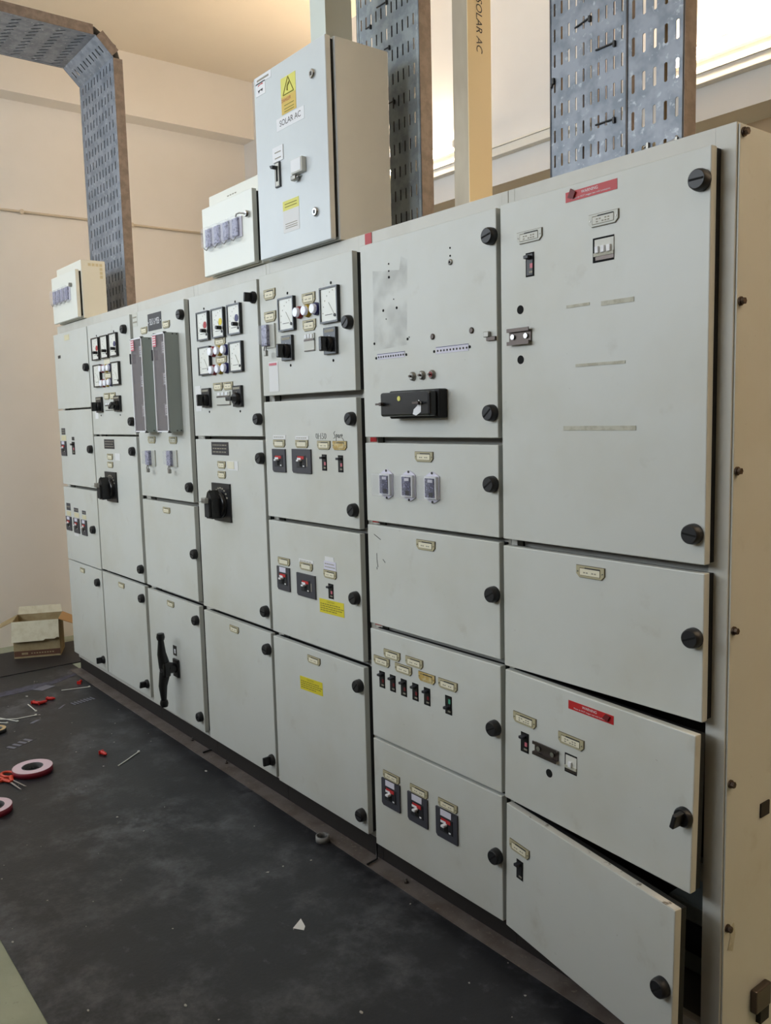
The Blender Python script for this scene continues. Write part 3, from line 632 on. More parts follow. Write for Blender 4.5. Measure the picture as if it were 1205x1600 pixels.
d = D[5, 4]; d.plate([(-1.742, 0.681)], 0.087, 0.03); d.put('caution_sticker', cached('cau', lambda: 0), -1.768, 0.576, roll=-0.04); d.knob((-1.451, 0.652), (-1.456, 0.175))
# ---- cubicle 6
d = D[6, 1]; d.knob((-0.78, 2.071), (-0.784, 1.594))
d.screws([(-1.232, 2.066), (-1.232, 2.044), (-0.947, 2.068), (-0.947, 2.046)], 0.0028, name='hole'); d.screws([(-1.211, 1.955), (-1.251, 1.898), (-1.139, 1.832)], 0.0018, name='hole'); d.screws([(-1.232, 2.025), (-1.197, 1.927), (-1.265, 1.926), (-1.316, 1.826), (-1.147, 1.827), (-1.308, 1.779), (-1.155, 1.78), (-1.024, 1.78), (-0.871, 1.782)], 0.0042, name='hole')
d.put('grommet', MB().lathe([(0.0085, 0), (0.0085, 0.003), (0.005, 0.004)], 'steel', n=16).lathe([(0.004, 0.004), (0.004, 0.0045)], 'hole', n=12).mesh('grommet'), -0.946, 2.028)
for x, z in ((-1.029, 1.824), (-0.862, 1.827)): d.put('plug', cached('plug', lambda: MB().lathe([(0.009, 0), (0.009, 0.0025), (0.006, 0.004)], 'darksteel', n=16).mesh('plug')), x, z)
d.put('pin_strip', pin_strip_mesh(0.139, 0.017, 11), -1.2315, 1.782); d.put('pin_strip', pin_strip_mesh(0.139, 0.019, 10), -0.9455, 1.7815)
d.put('latch', MB().box(-0.02, 0.0, -0.012, 0, -0.002, 0.014, 'steel', bev=0.002).box(-0.012, 0.022, -0.008, -0.001, -0.012, -0.001, 'darksteel', bev=0.001).mesh('latch'), -0.786, 1.804)
for (x, z), c in zip([(-1.124, 1.712), (-1.079, 1.713), (-1.033, 1.713)], ['steel', 'steel', 'ring_red']): d.put('terminal_stud', connector_mesh(c), x, z)
b = MB().box(-0.118, 0.118, -0.035, 0, -0.043, 0.043, 'blackmatte', bev=0.005).box(-0.125, 0.11, -0.066, -0.034, -0.036, 0.038, 'blackgloss', bev=0.007)
b.cyl((-0.03, -0.0675, 0.018), (-0.03, -0.066, 0.018), 0.0075, 'sticker_pale', n=14)
b.prism([(0.035, -0.03), (0.05, -0.034), (0.072, -0.024), (0.074, 0.004), (0.062, 0.012), (0.056, -0.006), (0.04, -0.016)], -0.0672, -0.066, 'white')
for x in (-0.112, 0.066): b.cyl((x, -0.078, 0.003), (x, -0.064, 0.003), 0.006, 'darksteel', n=6, smooth=False).box(x-0.014, x+0.014, -0.084, -0.078, 0, 0.006, 'darksteel')
d.put('projecting_box', b.mesh('projecting_box'), -1.085, 1.626, label='black projecting box with wing bolts')
d.put('dirt_mark', MB().add([(-0.088, -0.0006, -0.127), (0.08, -0.0006, -0.12), (0.09, -0.0006, 0.135), (0.06, -0.0006, 0.15), (0.05, -0.0006, 0.11), (-0.085, -0.0006, 0.125)], [(0, 1, 2, 3, 4, 5)], 'smudge').mesh('dirt_mark'), -1.23, 1.93)
d = D[6, 2]; d.plate([(-1.079, 1.465)], 0.086, 0.032); d.knob((-0.785, 1.395))
for x in (-1.266, -1.152, -1.04): d.put('covered_relay', cached('rel', lambda: relay_mesh(0.062, 0.082)), x, 1.372)
d = D[6, 3]; d.plate([(-1.079, 1.19)], 0.089, 0.032); d.knob((-0.784, 1.08))
for pts in ([(-1.333, 1.137), (-1.333, 1.115), (-1.328, 1.09)], [(-1.30, 1.12), (-1.288, 1.11)], [(-1.335, 1.09), (-1.333, 1.082)], [(-1.345, 1.2), (-1.31, 1.185)]):
    b = MB().tube([(x+1.3, -0.0003, z-1.1) for x, z in pts], 0.0012, 'ink', n=5); d.put('scratch', b.mesh('scratch'), -1.3, 1.1)
d = D[6, 4]
pl = [(-1.263, 0.801), (-1.32, 0.768), (-1.148, 0.801), (-1.204, 0.766), (-0.988, 0.764)]
d.plate(pl, 0.087, 0.031); d.plate([(-1.087, 0.764)], 0.08, 0.031, card='yellowed', rim='yellowed', lines=0)
d.rects('breaker', mcb_mesh, [(-1.336, -1.306, 0.676, 0.733), (-1.278, -1.248, 0.676, 0.733), (-1.22, -1.19, 0.675, 0.732), (-1.161, -1.131, 0.675, 0.732), (-1.103, -1.073, 0.674, 0.731)], True, 'darkred'); d.rects('breaker', mcb_mesh, [(-1.002, -0.972, 0.671, 0.73)], False, 'green'); d.knob((-0.785, 0.685))
d = D[6, 5]; d.rects('breaker', breaker_mesh, [(-1.334, -1.236, 0.26, 0.356), (-1.194, -1.094, 0.257, 0.355), (-1.052, -0.952, 0.257, 0.354)], True); d.plate([(-1.283, 0.371), (-1.138, 0.37), (-0.998, 0.371)], 0.09, 0.029); d.knob((-0.783, 0.294))
# ---- cubicle 7
d = D[7, 1]; d.put('warning_sticker', warning_mesh(0.154, 0.024), -0.444, 2.119, roll=-0.01); d.knob((-0.148, 2.078), (-0.153, 1.313))
d.plate([(-0.641, 2.047), (-0.405, 2.047)], 0.088, 0.031, card='cardgrey', rim='greyplate', lines=2); d.rects('breaker', mcb_mesh, [(-0.655, -0.626, 1.945, 2.006)]); d.rects('breaker_cutout', cutout_mesh, [(-0.437, -0.375, 1.948, 2.006)])
for z in (1.864, 1.733): d.put('hole', cached('h11', lambda: hole_mesh(0.0115)), -0.676, z)
d.rects('mounting_rail', din_mesh, [(-0.714, -0.636, 1.772, 1.816)])
d.label([(-0.412, -0.318, 1.844, 1.855), (-0.519, -0.447, 1.85, 1.857), (-0.49, -0.341, 1.703, 1.710), (-0.529, -0.31, 1.545, 1.556)], 'residue_shade', 0, 'tape_residue')
d = D[7, 2]; d.plate([(-0.442, 1.187)], 0.09, 0.032, rim='plate_rim'); d.knob((-0.149, 1.075))
d = D[7, 3]; X = -0.751
d.put('warning_sticker', warning_mesh(0.149, 0.023, True), X+0.3145, 0.8355); d.plate([(X+0.08, 0.743), (X+0.2515, 0.737)], 0.09, 0.031, lines=2)
d.rects('breaker', mcb_mesh, [(X+0.065, X+0.096, 0.649, 0.706)]); d.rects('mounting_rail', din_mesh, [(X+0.122, X+0.208, 0.662, 0.7)]); d.rects('breaker_cutout', cutout_mesh, [(X+0.23, X+0.272, 0.648, 0.7)], 1)
d.put('hole', cached('h11', lambda: 0), X+0.174, 0.621); d.knob((X+0.599, 0.669), wing=True)
d = D[7, 4]; d.plate([(X+0.0625, 0.358)], 0.089, 0.031); d.rects('breaker', mcb_mesh, [(X+0.049, X+0.078, 0.267, 0.324)], True, None); d.knob((X+0.592, 0.268))

# ------------------------------------------------------------------ boxes standing on the board
def enclosure(name, x0, x1, z0, z1, y0, y1, dz1, body, door, label, cat, gap=0.012, th=0.022, zd0=0.0):
    t = thing(name, ((x0+x1)/2, (y0+y1)/2, z0), label, cat); L = -t.location
    MB().box(x0+0.004, x1, y0+th+gap, y1, z0, z1, body, bev=0.003).obj('body', t, L)
    MB().box(x0+0.012, x1-0.012, y0+th, y0+th+gap, z0+0.012+zd0, dz1-0.008, 'gasket').obj('gasket', t, L)
    dr = MB().box(x0, x1-0.006, y0, y0+th, z0+zd0, dz1, door, bev=0.003).obj('door', t, L)
    return t, dr, L
t, dr, L = enclosure('solar_cabinet', -2.02, -1.538, 2.196, 2.858, 0.0, 0.262, 2.858, 'solar', 'solar', 'light blue grey SOLAR AC cabinet standing on the switchboard with a yellow danger sticker', 'cabinet', zd0=0.0)
def on(name, b, x, z, label=None, y=0.0): return b.obj(name, dr, (x, y, z), label=label)
on('label', MB().box(-0.057, 0.057, -0.001, 0, -0.013, 0.013, 'white').box(-0.045, 0.04, -0.0013, 0, -0.004, 0.003, 'inkfaint'), -1.949, 2.842)
on('label', MB().box(-0.034, 0.034, -0.001, 0, -0.023, 0.023, 'white').prism([(-0.018, 0.01), (0.0, 0.014), (0.018, 0.012), (0.016, 0.018), (-0.016, 0.015)], -0.0014, 0, 'red').prism([(-0.018, -0.004), (0.018, -0.002), (0.012, -0.012), (0.004, -0.006), (-0.006, -0.007), (-0.012, -0.014)], -0.0014, 0, 'ink'), -1.97, 2.810)
b = MB().box(-0.049, 0.049, -0.001, 0, 0.0, 0.064, 'sticker_pale').box(-0.048, 0.048, -0.001, 0, -0.060, 0.0, 'sticker_orange')
for a, c in (((-0.035, 0.004), (0, 0.06)), ((0, 0.06), (0.035, 0.004)), ((0.035, 0.004), (-0.035, 0.004))): b.tube([(a[0], -0.001, a[1]), (c[0], -0.001, c[1])], 0.0022, 'inkyellow', n=5)
b.tube([(-0.006, -0.001, 0.014), (-0.005, -0.001, 0.028), (0.004, -0.001, 0.038)], 0.003, 'inkyellow', n=5).prism([(-0.002, 0.038), (0.009, 0.045), (0.008, 0.032)], -0.002, 0, 'inkyellow')
b.text('DANGER', 0.012, -0.016, -0.014, 'inkred', -0.0013, wide=0.9)
for z in (-0.032, -0.044, -0.053): b.box(-0.03, 0.034, -0.0013, 0, z-0.0015, z+0.0015, 'inkyellow')
on('danger_sticker', b, -1.779, 2.735, 'yellow electrical danger sticker')
on('name_sticker', MB().box(-0.092, 0.092, -0.0008, 0, -0.021, 0.021, 'white').text('SOLAR AC', 0.020, 0, 0, 'ink', -0.0012, wide=1.05), -1.774, 2.649)
lock = MB().lathe([(0.016, 0), (0.016, 0.006), (0.012, 0.009)], 'chrome', n=20).box(-0.006, 0.004, -0.0095, -0.008, -0.006, 0.006, 'ink').mesh('lock')
for x, z in ((-1.621, 2.754), (-1.628, 2.301)): link('lock', lock, dr, (x, 0, z))
on('label', MB().box(-0.036, 0.036, -0.003, 0, -0.026, 0.026, 'white').box(-0.02, 0.022, -0.0033, 0, 0.004, 0.008, 'inkfaint').box(-0.02, 0.022, -0.0033, 0, -0.016, -0.012, 'inkfaint'), -1.863, 2.551)
on('breaker', MB().box(-0.017, 0.017, -0.006, 0, -0.044, 0.044, 'black').box(-0.012, 0.012, -0.0075, -0.004, -0.04, 0.04, 'cardgrey').box(-0.006, 0.006, -0.0085, -0.004, -0.024, 0.03, 'hole').prism([(-0.014, 0.030), (0.008, 0.028), (0.004, 0.016), (-0.006, 0.018)], -0.03, -0.006, 'black'), -1.866, 2.478)
on('covered_socket', MB().box(-0.036, 0.036, -0.02, 0, -0.025, 0.025, 'cardgrey', bev=0.003).box(-0.033, 0.03, -0.0215, -0.018, -0.020, 0.022, 'white'), -1.716, 2.474)  # white face: bright reflection on the clear cover put in as colour
on('padlock', MB().box(-0.016, 0.014, -0.024, -0.004, -0.009, 0.009, 'steel', bev=0.004).tube([(0.01, -0.014, 0), (0.022, -0.01, 0.006), (0.022, 0, 0.006)], 0.003, 'chrome', n=6), -1.735, 2.436)
b = MB().box(-0.054, 0.054, -0.0008, 0, -0.056, 0.022, 'paper').box(-0.054, 0.054, -0.0008, 0, 0.022, 0.056, 'sticker_pale')
for z in (0.044, 0.034): b.box(-0.04, 0.04, -0.0012, 0, z-0.0015, z+0.0015, 'inkyellow')
for z in (-0.026, -0.034, -0.041): b.box(-0.04, 0.04, -0.0012, 0, z-0.0012, z+0.0012, 'inkfaint')
on('notice', b, -1.79, 2.321)

def isolators(dr, x0, x1, z0, z1, n=4):
    w = (x1-x0)/n
    for q in range(n):
        b = MB().box(-w*0.46, w*0.46, -0.004, 0, (z0-z1)/2, (z1-z0)/2, 'paperlilac').box(-w*0.38, w*0.2, -0.012, -0.003, (z0-z1)*0.44, (z1-z0)*0.46, 'isoface')
        b.box(-w*0.44, w*0.42, -0.03, -0.003, (z0-z1)*0.5, (z1-z0)*0.5, 'clear', bev=0.003).prism([(-w*0.4, (z0-z1)*0.5), (w*0.4, (z0-z1)*0.5), (w*0.1, (z0-z1)*0.68), (-w*0.1, (z0-z1)*0.68)], -0.024, -0.002, 'clear')
        b.tube([(-w*0.3, -0.024, (z0-z1)*0.52), (0, -0.024, (z0-z1)*0.68), (w*0.3, -0.024, (z0-z1)*0.52)], 0.002, 'steel', n=5)
        b.obj('covered_isolator', dr, (x0+w*(q+0.5), 0, (z0+z1)/2))
t, dr, L = enclosure('isolator_box', -2.495, -2.062, 2.196, 2.533, 0.0, 0.20, 2.478, 'ivory', 'ivorydoor', 'ivory isolator box on the switchboard just left of the SOLAR AC cabinet', 'switch box', zd0=0.003)
isolators(dr, -2.46, -2.146, 2.31, 2.388)
b = MB().lathe([(0.013, 0), (0.013, 0.012), (0.009, 0.016)], 'chrome', n=16).tube([(0, -0.012, 0), (-0.02, -0.03, 0.004), (-0.045, -0.03, 0.004), (-0.05, -0.03, -0.006)], 0.003, 'steel', n=6)
b.obj('latch', dr, (-2.098, 0, 2.385))
for q in range(4): MB().box(-0.007, 0.007, -0.0006, 0, -0.002, 0.002, 'inkfaint').obj('vent_mark', t, Vector((-2.32+q*0.021, 0.034, 2.503))+L)
t, dr, L = enclosure('isolator_box', -4.545, -4.106, 2.196, 2.525, 0.0, 0.175, 2.470, 'ivory', 'ivorydoor', 'ivory isolator box at the far left end on top of the switchboard', 'switch box', zd0=0.003)
isolators(dr, -4.51, -4.205, 2.31, 2.388); MB().lathe([(0.012, 0), (0.012, 0.014)], 'steel', n=14).obj('latch', dr, (-4.185, 0, 2.39))
b = MB()
for q in range(4): b.box(-0.0005, 0.0006, 0.075+q*0.022, 0.092+q*0.022, 0.282, 0.298, 'cream')
for q in range(3): b.box(-0.0005, 0.0006, 0.142, 0.158, 0.215+q*0.022, 0.232+q*0.022, 'cream')
b.obj('knockout', t, Vector((-4.106, 0, 2.21))+L)

# ------------------------------------------------------------------ cable trays
def slotted_plate(w, h, cols, pitch, slot_w, slot_l, m, tilt=0.0, margin=0.0):
    """perforated sheet in the xz plane, x from 0 to w, z from 0 to h"""
    rows = max(1, int(h/pitch)); pz = h/rows; cw = (w-2*margin)/cols
    vs = []; fs = []
    bm = bmesh.new()
    def P(x, z): return bm.verts.new((x, 0, z))
    if margin:
        for xa, xb in ((0, margin), (w-margin, w)):
            bm.faces.new([P(xa, 0), P(xb, 0), P(xb, h), P(xa, h)])
    ct, st = math.cos(tilt), math.sin(tilt)
    for i in range(cols):
        for j in range(rows):
            x0 = margin+i*cw; x1 = x0+cw; z0 = j*pz; z1 = z0+pz; xc = (x0+x1)/2; zc = (z0+z1)/2
            a, b_ = slot_w/2, slot_l/2; k = a*0.55
            inner = [(-a, -b_+k), (-k*0.6, -b_), (k*0.6, -b_), (a, -b_+k), (a, b_-k), (k*0.6, b_), (-k*0.6, b_), (-a, b_-k)]
            iv = [P(xc+x*ct+z*st, zc-x*st+z*ct) for x, z in inner]
            ov = [P(x0, z0), P(xc, z0), P(xc, z0), P(x1, z0), P(x1, z1), P(xc, z1), P(xc, z1), P(x0, z1)]
            for q in range(8):
                n = (q+1) % 8
                if q in (1, 5): bm.faces.new([ov[q], iv[n], iv[q]])
                else: bm.faces.new([ov[q], ov[n], iv[n], iv[q]])
    bmesh.ops.remove_doubles(bm, verts=bm.verts, dist=1e-5)
    bmesh.ops.recalc_face_normals(bm, faces=bm.faces)
    g = bmesh.ops.solidify(bm, geom=list(bm.faces), thickness=0.002)
    bm.verts.index_update()
    b = MB().add([tuple(v.co) for v in bm.verts], [[v.index for v in f.verts] for f in bm.faces], m); bm.free()
    return b
def tie(t, x, z, w, h=0.0, m='black'):
    MB().tube([(x, -0.003, z), (x+w, -0.003, z+h)], 0.0024, m, n=6).box(x+w-0.003, x+w+0.003, -0.007, 0.002, z+h-0.011, z+h+0.004, m).obj('cable_tie', t)
def vtray(label, x0, x1, y, z0, z1, cols, pitch, sw, sl, m, fl=0.05, margin=0.012):
    t = thing('cable_tray', (x0, y, z0), label, 'cable tray')
    slotted_plate(x1-x0, z1-z0, cols, pitch, sw, sl, m, margin=margin).obj('perforated_plate', t)
    for x in (0, x1-x0): MB().box(x-0.0015, x+0.0015, 0.0, fl, 0, z1-z0, 'galvedge').obj('flange', t)
    return t
t = vtray('galvanised perforated cable tray rising behind the SOLAR AC cabinet', -1.846, -1.483, 0.36, 2.192, ZC, 11, 0.083, 0.0075, 0.040, 'galvdark', 0.055, 0.014)
for x, z, w_ in ((0.14, 0.20, 0.03), (0.19, 0.105, 0.032), (0.12, 0.47, 0.03), (0.19, 0.545, 0.03), (0.13, 0.90, 0.06), (0.06, 0.85, 0.03), (0.17, 0.74, 0.03)): tie(t, x, z, w_)
t = vtray('wide galvanised tray with narrow slots, left one of the pair at the right', -0.762, -0.503, 0.22, 2.192, ZC, 10, 0.066, 0.0062, 0.034, 'galv', 0.05, 0.004)
for x, z, w_, h_ in ((0.16, 0.16, 0.06, 0.0), (0.16, 0.35, 0.06, 0.0), (0.09, 0.43, 0.05, 0.01), (0.005, 0.30, 0.01, 0.02)): tie(t, x, z, w_, h_)
t = vtray('galvanised tray with wide slots, right one of the pair at the right', -0.4985, -0.333, 0.212, 2.192, ZC, 5, 0.088, 0.0092, 0.046, 'galv', 0.05, 0.003)
for x, z, w_ in ((0.12, 0.055, 0.03), (0.055, 0.062, 0.012)): tie(t, x, z, w_, 0.004, 'steel')
# far left tray: up the back, then over the aisle towards the camera
t = thing('cable_tray', (-4.69, 0.30, 2.192), 'galvanised tray that rises at the far left and bends out over the aisle', 'cable tray')
W = 0.572; zb = 3.69-2.192
slotted_plate(W, zb, 10, 0.075, 0.011, 0.046, 'galv', margin=0.03).obj('perforated_plate', t)
bl = 0.135
slotted_plate(W, bl, 10, 0.075, 0.011, 0.042, 'galv', margin=0.03).obj('perforated_plate', t, (0, 0, zb), (math.radians(45), 0, 0))
yy = -bl*math.sin(math.radians(45)); zz = zb+bl*math.cos(math.radians(45))
slotted_plate(W, 3.2, 10, 0.115, 0.011, 0.06, 'galv', tilt=math.radians(-42), margin=0.03).obj('perforated_plate', t, (0, yy, zz), (math.radians(90), 0, 0))
for x in (0, W):
    MB().box(x-0.0015, x+0.0015, 0.0, 0.055, 0, zb-0.005, 'galvedge').obj('flange', t)
    MB().box(x-0.0015, x+0.0015, 0.0, 0.055, 0.005, bl-0.005, 'galvedge').obj('flange', t, (0, 0, zb), (math.radians(45), 0, 0))
    MB().box(x-0.0015, x+0.0015, 0.0, 0.055, 0.012, 3.2, 'galvedge').obj('flange', t, (0, yy, zz), (math.radians(90), 0, 0))
# cables behind the trays
ORD = ('first', 'second', 'third', 'fourth', 'fifth', 'sixth', 'seventh')
ZS = ZT+0.001
def cable(pts, r, m, label, group): MB().tube(pts, r, m, n=10).obj('cable', label=label, cat='cable', group=group)
for q, x in enumerate((-1.765, -1.732, -1.665, -1.632, -1.60, -1.567)):
    cable([(x, 0.39, ZS), (x, 0.39, ZC-0.01)], 0.0155, 'cable_black' if q != 2 else 'cable_brown', '%s dark cable from the left, seen through the tray behind the SOLAR AC cabinet' % ORD[q], 'cables behind the middle tray')
for q, (x, mm, cn) in enumerate(((-0.748, 'cable_tan', 'tan'), (-0.655, 'cable_brown', 'brown'), (-0.628, 'cable_tan', 'tan'), (-0.603, 'cable_red', 'reddish'), (-0.577, 'cable_red', 'reddish'), (-0.551, 'cable_brown', 'brown'))):
    cable([(x, 0.245, ZS), (x+0.004, 0.245, 3.0), (x, 0.245, ZC-0.01)], 0.010, mm, '%s cable, %s from the left, seen through the narrow slotted tray' % (cn, ORD[q]), 'cables behind the right tray')
cable([(-0.402, 0.245, ZS), (-0.402, 0.245, ZC-0.01)], 0.013, 'cable_tan', 'tan cable seen through the wide slotted tray at the right', 'cables behind the right tray')
for q in range(7):
    x = -4.62+q*0.072
    cable([(x, 0.345, ZS), (x, 0.345, 3.66), (x, 0.32, 3.76), (x, 0.22, 3.825), (x, -2.9, 3.83)], 0.033, 'cable_black', '%s black cable from the left in the far left tray' % ORD[q], 'cables in the left tray')

# ------------------------------------------------------------------ trunking
t = thing('cable_trunking', (-1.21, 0.349, 2.19), 'tall cream trunking lettered SOLAR AC rising from the switchboard', 'trunking'); L = -t.location
MB().box(-1.248, -1.1745, 0.30, 0.398, 2.192, ZC, 'trunkgrey', bev=0.0015).obj('duct', t, L)
MB().box(-1.1745, -1.172, 0.297, 0.401, 2.192, ZC, 'trunkyellow').obj('cover', t, L)
b = MB(); b.text('SOLAR AC', 0.026, 0, 0, 'ink', 0.0, wide=0.95, shear=0.2)
# lettering reads downwards on the +x face
R = Matrix(((0, -1, 0, 0), (0, 0, 1, 0), (-1, 0, 0, 0), (0, 0, 0, 1)))
o = b.obj('lettering', t, Vector((-1.1713, 0.347, 2.838))+L); o.data.transform(R)
t = thing('cable_trunking', (-1.72, 0.155, 2.86), 'pale grey trunking rising out of the top of the SOLAR AC cabinet', 'trunking'); L = -t.location
MB().box(-1.762, -1.676, 0.10, 0.212, 2.858, ZC, 'trunkwhite', bev=0.0015).obj('duct', t, L)
MB().box(-1.766, -1.672, 0.094, 0.0995, 2.858, ZC, 'trunkwhite').obj('cover', t, L)

# ------------------------------------------------------------------ floor covering
def sheet(name, poly, z0, z1, m, **k): return MB().slab(poly, z0, z1, m).obj(name, **k)
sheet('floor_mat', [(-4.775, -1.15), (3.4, -1.15), (3.4, 0.038), (-4.775, 0.038)], 0.0, 0.003, 'mat_main', label='worn dark rubber mat along the front of the switchboard', cat='mat')
sheet('floor_mat', [(-5.36, -1.15), (-4.772, -1.15), (-4.772, 0.5), (-5.36, 0.5)], 0.0, 0.007, 'mat_far', label='blacker rubber mat under the carton at the far end', cat='mat')
sheet('base_channel', [(-4.62, -0.02), (-0.09, -0.02), (-0.09, 0.0475), (-4.62, 0.0475)], 0.003, 0.0065, 'channel', label='brown steel base strip lying along the foot of the switchboard', cat='base strip')

# ------------------------------------------------------------------ things on the floor
ZM = 0.0032
def tape_roll(x, y, z, r, ri, h, top, side, label, name='tape_roll'):
    t = thing(name, (x, y, z), label, 'tape')
    MB().lathe([(ri+0.003, 0), (r, 0), (r, h), (ri+0.003, h), (ri+0.003, 0)], side, 'z', 36, closed=False).lathe([(ri+0.003, h+0.0003), (r-0.001, h+0.0003)], top, 'z', 36, closed=False).obj('tape', t)
    MB().lathe([(ri, 0), (ri+0.003, 0), (ri+0.003, h+0.001), (ri, h+0.001), (ri, 0)], 'tape_core', 'z', 36, closed=False).obj('core', t)
tape_roll(-3.088, -0.69, ZM, 0.088, 0.044, 0.026, 'tape_pink', 'tape_red', 'large roll of red tape with pink sides beside the scissors')
tape_roll(-2.775, -0.945, ZM, 0.083, 0.05, 0.026, 'tape_pink', 'tape_red', 'red tape roll cut by the picture edge in front of the scissors')
tape_roll(-3.752, -0.688, ZM, 0.052, 0.030, 0.02, 'tape_beige', 'tape_black', 'small roll of beige and black tape near the white cable ties')
tape_roll(-1.665, -0.04, 0.0066, 0.026, 0.021, 0.022, 'tape_grey', 'tape_grey', 'small grey ring lying at the foot of the switchboard', 'tape_ring')

t = thing('scissors', (-3.045, -0.808, ZM), 'orange handled scissors lying beside the big tape roll', 'scissors'); L = -t.location
def flat(pts, z0, z1, m, name): return MB().slab(pts, z0, z1, m).obj(name, t, L)
flat([(-3.04, -0.812), (-3.028, -0.800), (-2.904, -0.788), (-2.912, -0.794)], 0.008, 0.0105, 'chrome', 'blade')
flat([(-3.045, -0.800), (-3.032, -0.790), (-2.917, -0.763), (-2.926, -0.772)], 0.011, 0.0135, 'chrome', 'blade')
def loop(cx, cy, rx, ry, ang, z, name):
    pts = []
    for q in range(21):
        g = 2*math.pi*q/20; x, y = rx*math.cos(g), ry*math.sin(g); pts.append((cx+x*math.cos(ang)-y*math.sin(ang), cy+x*math.sin(ang)+y*math.cos(ang), z))
    MB().tube(pts, 0.0065, 'orange', n=8).obj(name, t, L)
loop(-3.115, -0.79, 0.038, 0.024, 0.35, ZM+0.0075, 'finger_loop'); loop(-3.10, -0.862, 0.052, 0.026, 0.75, ZM+0.0075, 'finger_loop')
MB().tube([(-3.085, -0.785, 0.012), (-3.06, -0.792, 0.012), (-3.025, -0.796, 0.012)], [0.008, 0.011, 0.006], 'orange', n=8, flat=0.7).tube([(-3.07, -0.828, 0.011), (-3.05, -0.815, 0.011), (-3.022, -0.805, 0.011)], [0.008, 0.011, 0.006], 'orange', n=8, flat=0.7).obj('handle', t, L)

def ziptie(pts, label):
    b = MB().tube([(x, y, ZM+0.0024) for x, y in pts], 0.0036, 'ziptie', n=6, flat=0.6); x, y = pts[-1]; b.box(x-0.006, x+0.006, y-0.005, y+0.005, ZM, ZM+0.007, 'ziptie', bev=0.001)
    b.obj('cable_tie', label=label, cat='cable tie', group='white cable ties on the floor')
ziptie([(-4.225, -0.202), (-4.20, -0.125), (-4.177, -0.05)], 'straight white cable tie beside the red plug near the switchboard')
ziptie([(-2.885, -0.364), (-2.92, -0.312), (-2.95, -0.272), (-2.984, -0.225)], 'bent white cable tie lying alone in the middle of the mat')
ziptie([(-3.958, -0.616), (-3.90, -0.585), (-3.839, -0.556)], 'white cable tie crossing the others by the beige tape roll')
ziptie([(-4.095, -0.431), (-4.02, -0.43), (-3.944, -0.43)], 'short white cable tie touching the red plug pile')
ziptie([(-3.95, -0.64), (-3.885, -0.55), (-3.876, -0.45)], 'long curved white cable tie under the crossing one')
ziptie([(-3.93, -0.66), (-3.88, -0.63), (-3.851, -0.606)], 'white cable tie stub next to the beige tape roll')
def plug(x, y, a, label):
    M = Matrix.Translation((x, y, ZM+0.009)) @ Matrix.Rotation(a, 4, 'Z')
    MB().cyl((-0.02, 0, 0), (0.012, 0, 0), 0.009, 'plastic_red', n=12, M=M).cyl((0.012, 0, 0), (0.026, 0, 0), 0.009, 'plastic_red', r1=0.004, n=12, M=M).box(-0.024, -0.018, -0.012, 0.012, -0.009, 0.009, 'plastic_red', M=M).obj('wall_plug', label=label, cat='plug', group='red plastic plugs')
plug(-4.30, -0.065, 2.5, 'red plastic plug lying beyond the straight cable tie'); plug(-4.077, -0.395, 0.4, 'red plastic plug, left of the touching pair'); plug(-4.055, -0.362, 1.6, 'red plastic plug, right of the touching pair'); plug(-4.092, -0.305, 0.9, 'single red plastic plug right of the pair'); plug(-3.067, -0.367, 0.2, 'tiny red plug beside the bent cable tie')
def leaf(poly, m, label, name='paper_scrap', cat='scrap', group=None, z=0.0): MB().slab(poly, ZM+z, ZM+z+0.0008, m).obj(name, label=label, cat=cat, group=group)
leaf([(-4.418, -0.60), (-4.47, -0.305), (-4.46, -0.2), (-4.56, 0.02), (-4.53, 0.03), (-4.40, -0.18), (-4.36, -0.30), (-4.35, -0.60)], 'film', 'long strip of dark blue printed film by the far mat', 'film_strip')
leaf([(-4.36, -0.33), (-4.40, -0.24), (-4.34, -0.20), (-4.30, -0.29)], 'filmlight', 'pale square of film lying on the blue strip', 'film_strip', z=0.001)
def strip_card(x, y, a, n, label):
    b = MB(); M = Matrix.Translation((x, y, 0)) @ Matrix.Rotation(a, 4, 'Z')
    b.box(-0.03, 0.03, -0.075, 0.075, ZM, ZM+0.0006, 'mat_far', M=M)
    for q in range(n): b.box(-0.026, 0.026, -0.07+q*0.14/n, -0.07+(q+0.5)*0.14/n, ZM+0.0006, ZM+0.001, 'filmlight', M=M)
    b.obj('label_sheet', label=label, cat='label sheet')
strip_card(-3.945, -0.165, 0.2, 7, 'striped label sheet right of the paired plugs'); strip_card(-3.50, -0.63, 0.5, 4, 'striped label sheet behind the big tape roll')
leaf([(-3.90, -0.325), (-3.95, -0.28), (-3.955, -0.265), (-3.90, -0.31)], 'filmlight', 'two pale slips in front of the single red plug'); leaf([(-3.765, -0.515), (-3.80, -0.47), (-3.79, -0.45), (-3.755, -0.50)], 'filmlight', 'pale slip in front of the crossing cable ties')
leaf([(-1.267, -0.42), (-1.236, -0.399), (-1.251, -0.385), (-1.295, -0.373)], 'paper', 'torn white triangle of paper on the near mat')
def hook(pts, label): MB().tube(pts, 0.004, 'black', n=8).obj('bent_rod', label=label, cat='rod')
hook([(-2.75, 0.0, 0.012), (-2.758, 0.05, 0.012), (-2.762, 0.056, 0.06)], 'black bent rod on the base strip below the fourth cubicle'); hook([(-1.411, -0.02, 0.012), (-1.42, 0.03, 0.012), (-1.424, 0.034, 0.07)], 'black bent rod on the base strip at the red tape')
def stud(x, y, label): MB().cyl((x, y, 0.0066), (x, y, 0.011), 0.008, 'darksteel', n=6, smooth=False).cyl((x, y, 0.011), (x, y, 0.022), 0.004, 'steel', n=8).obj('floor_bolt', label=label, cat='bolt', group='bolts in the base strip')
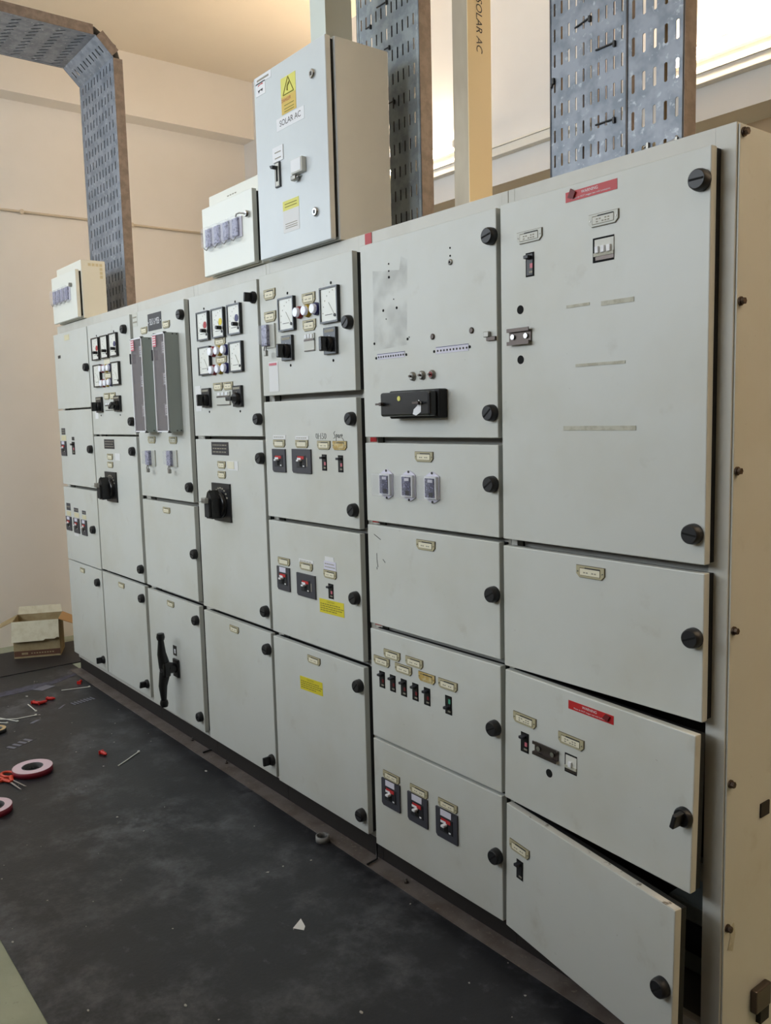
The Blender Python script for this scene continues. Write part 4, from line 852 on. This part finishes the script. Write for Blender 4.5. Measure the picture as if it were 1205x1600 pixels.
stud(-1.235, 0.014, 'floor bolt in the base strip below the sixth cubicle'); stud(-2.941, 0.036, 'floor bolt in the base strip below the big black handle'); stud(-2.569, 0.03, 'floor bolt in the base strip below the middle cubicle')
b = MB(); rnd = random.Random(5)
for q in range(80):
    x = rnd.uniform(-4.6, 0.2); y = rnd.uniform(-1.12, -0.03); s = rnd.choice((0.002, 0.002, 0.003, 0.004, 0.006)); a = rnd.uniform(0, 3)
    b.slab([(x+s*math.cos(a+g)*rnd.uniform(0.6, 1.3), y+s*math.sin(a+g)*rnd.uniform(0.6, 1.3)) for g in (0, 1.4, 2.7, 4.2)], ZM, ZM+0.0015, 'crumb')
for x, y, s in ((-2.559, -0.079, 0.009), (-1.769, -1.124, 0.006), (-1.153, -0.836, 0.006), (-1.306, -1.05, 0.005), (-0.821, -0.483, 0.007), (-4.256, -0.393, 0.012)):
    b.slab([(x+s*math.cos(g), y+s*0.6*math.sin(g)) for g in (0, 1.1, 2.2, 3.0, 4.1, 5.3)], ZM, ZM+0.002, 'crumb')
b.obj('plaster_crumbs', label='white plaster crumbs scattered over the dark mat', cat='debris', kind='stuff')

# carton
t = thing('cardboard_box', (-5.086, -0.09, 0.0072), 'open cardboard box with a cream flap folded over its front by the end wall', 'box', rot=(0, 0, math.atan2(0.12, 0.271)*-1))
# local frame: y along the front, +x towards the camera side
w_, dp, h_ = 0.296, 0.24, 0.255
MB().box(-0.004, 0, -w_/2, w_/2, 0, h_, 'kraft').obj('front', t); MB().box(0.0003, 0.0012, -w_/2, w_/2, 0.012, 0.05, 'kraftbrown').obj('printed_band', t)
b = MB()
for q in range(9): b.box(0.001, 0.0018, -0.04+q*0.017, -0.03+q*0.017, 0.027, 0.034, 'kraft')
b.slab([(0.0018, -0.1), (0.0018, -0.06), (0.001, -0.06), (0.001, -0.1)], 0.024, 0.038, 'kraft'); b.obj('print', t)
MB().box(-dp, -dp+0.004, -w_/2, w_/2, 0, h_, 'kraft').obj('back', t)
for s in (-1, 1): MB().box(-dp+0.004, -0.004, s*w_/2-0.002, s*w_/2+0.002, 0, h_, 'kraft').obj('side', t)
MB().box(-dp+0.004, -0.004, -w_/2+0.002, w_/2-0.002, 0, 0.004, 'kraft').obj('bottom', t)
fl = [(-w_/2-0.004, 0), (w_/2, 0), (w_/2, -0.125), (w_/2-0.012, -0.12), (w_/2-0.03, -0.132), (w_/2-0.09, -0.128), (w_/2-0.10, -0.138), (-w_/2-0.008, -0.138)]
FM = Matrix.Translation((0.004, 0, h_)) @ Matrix.Rotation(math.radians(90), 4, 'Z') @ Matrix.Rotation(math.radians(-9), 4, 'X')
MB().prism(fl, -0.002, 0.002, 'kraftlight', M=FM).obj('flap', t)
MB().prism([(-w_/2, 0), (w_/2, 0), (w_/2-0.01, 0.055), (-w_/2+0.01, 0.055)], -0.002, 0.002, 'kraftlight', M=Matrix.Translation((-dp, 0, h_)) @ Matrix.Rotation(math.radians(90), 4, 'Z') @ Matrix.Rotation(math.radians(-12), 4, 'X')).obj('flap', t)
for s in (-1, 1):
    M = Matrix.Translation((0, s*w_/2, h_)) @ Matrix.Rotation(math.radians(s*62), 4, 'X')
    MB().prism([(-dp, 0), (-0.004, 0), (-0.02, 0.12), (-dp+0.01, 0.12)], -0.002, 0.002, 'kraftinner' if s > 0 else 'kraft', M=Matrix.Translation((0, s*w_/2, h_)) @ Matrix.Rotation(math.radians(-s*115), 4, 'X')).obj('flap', t)
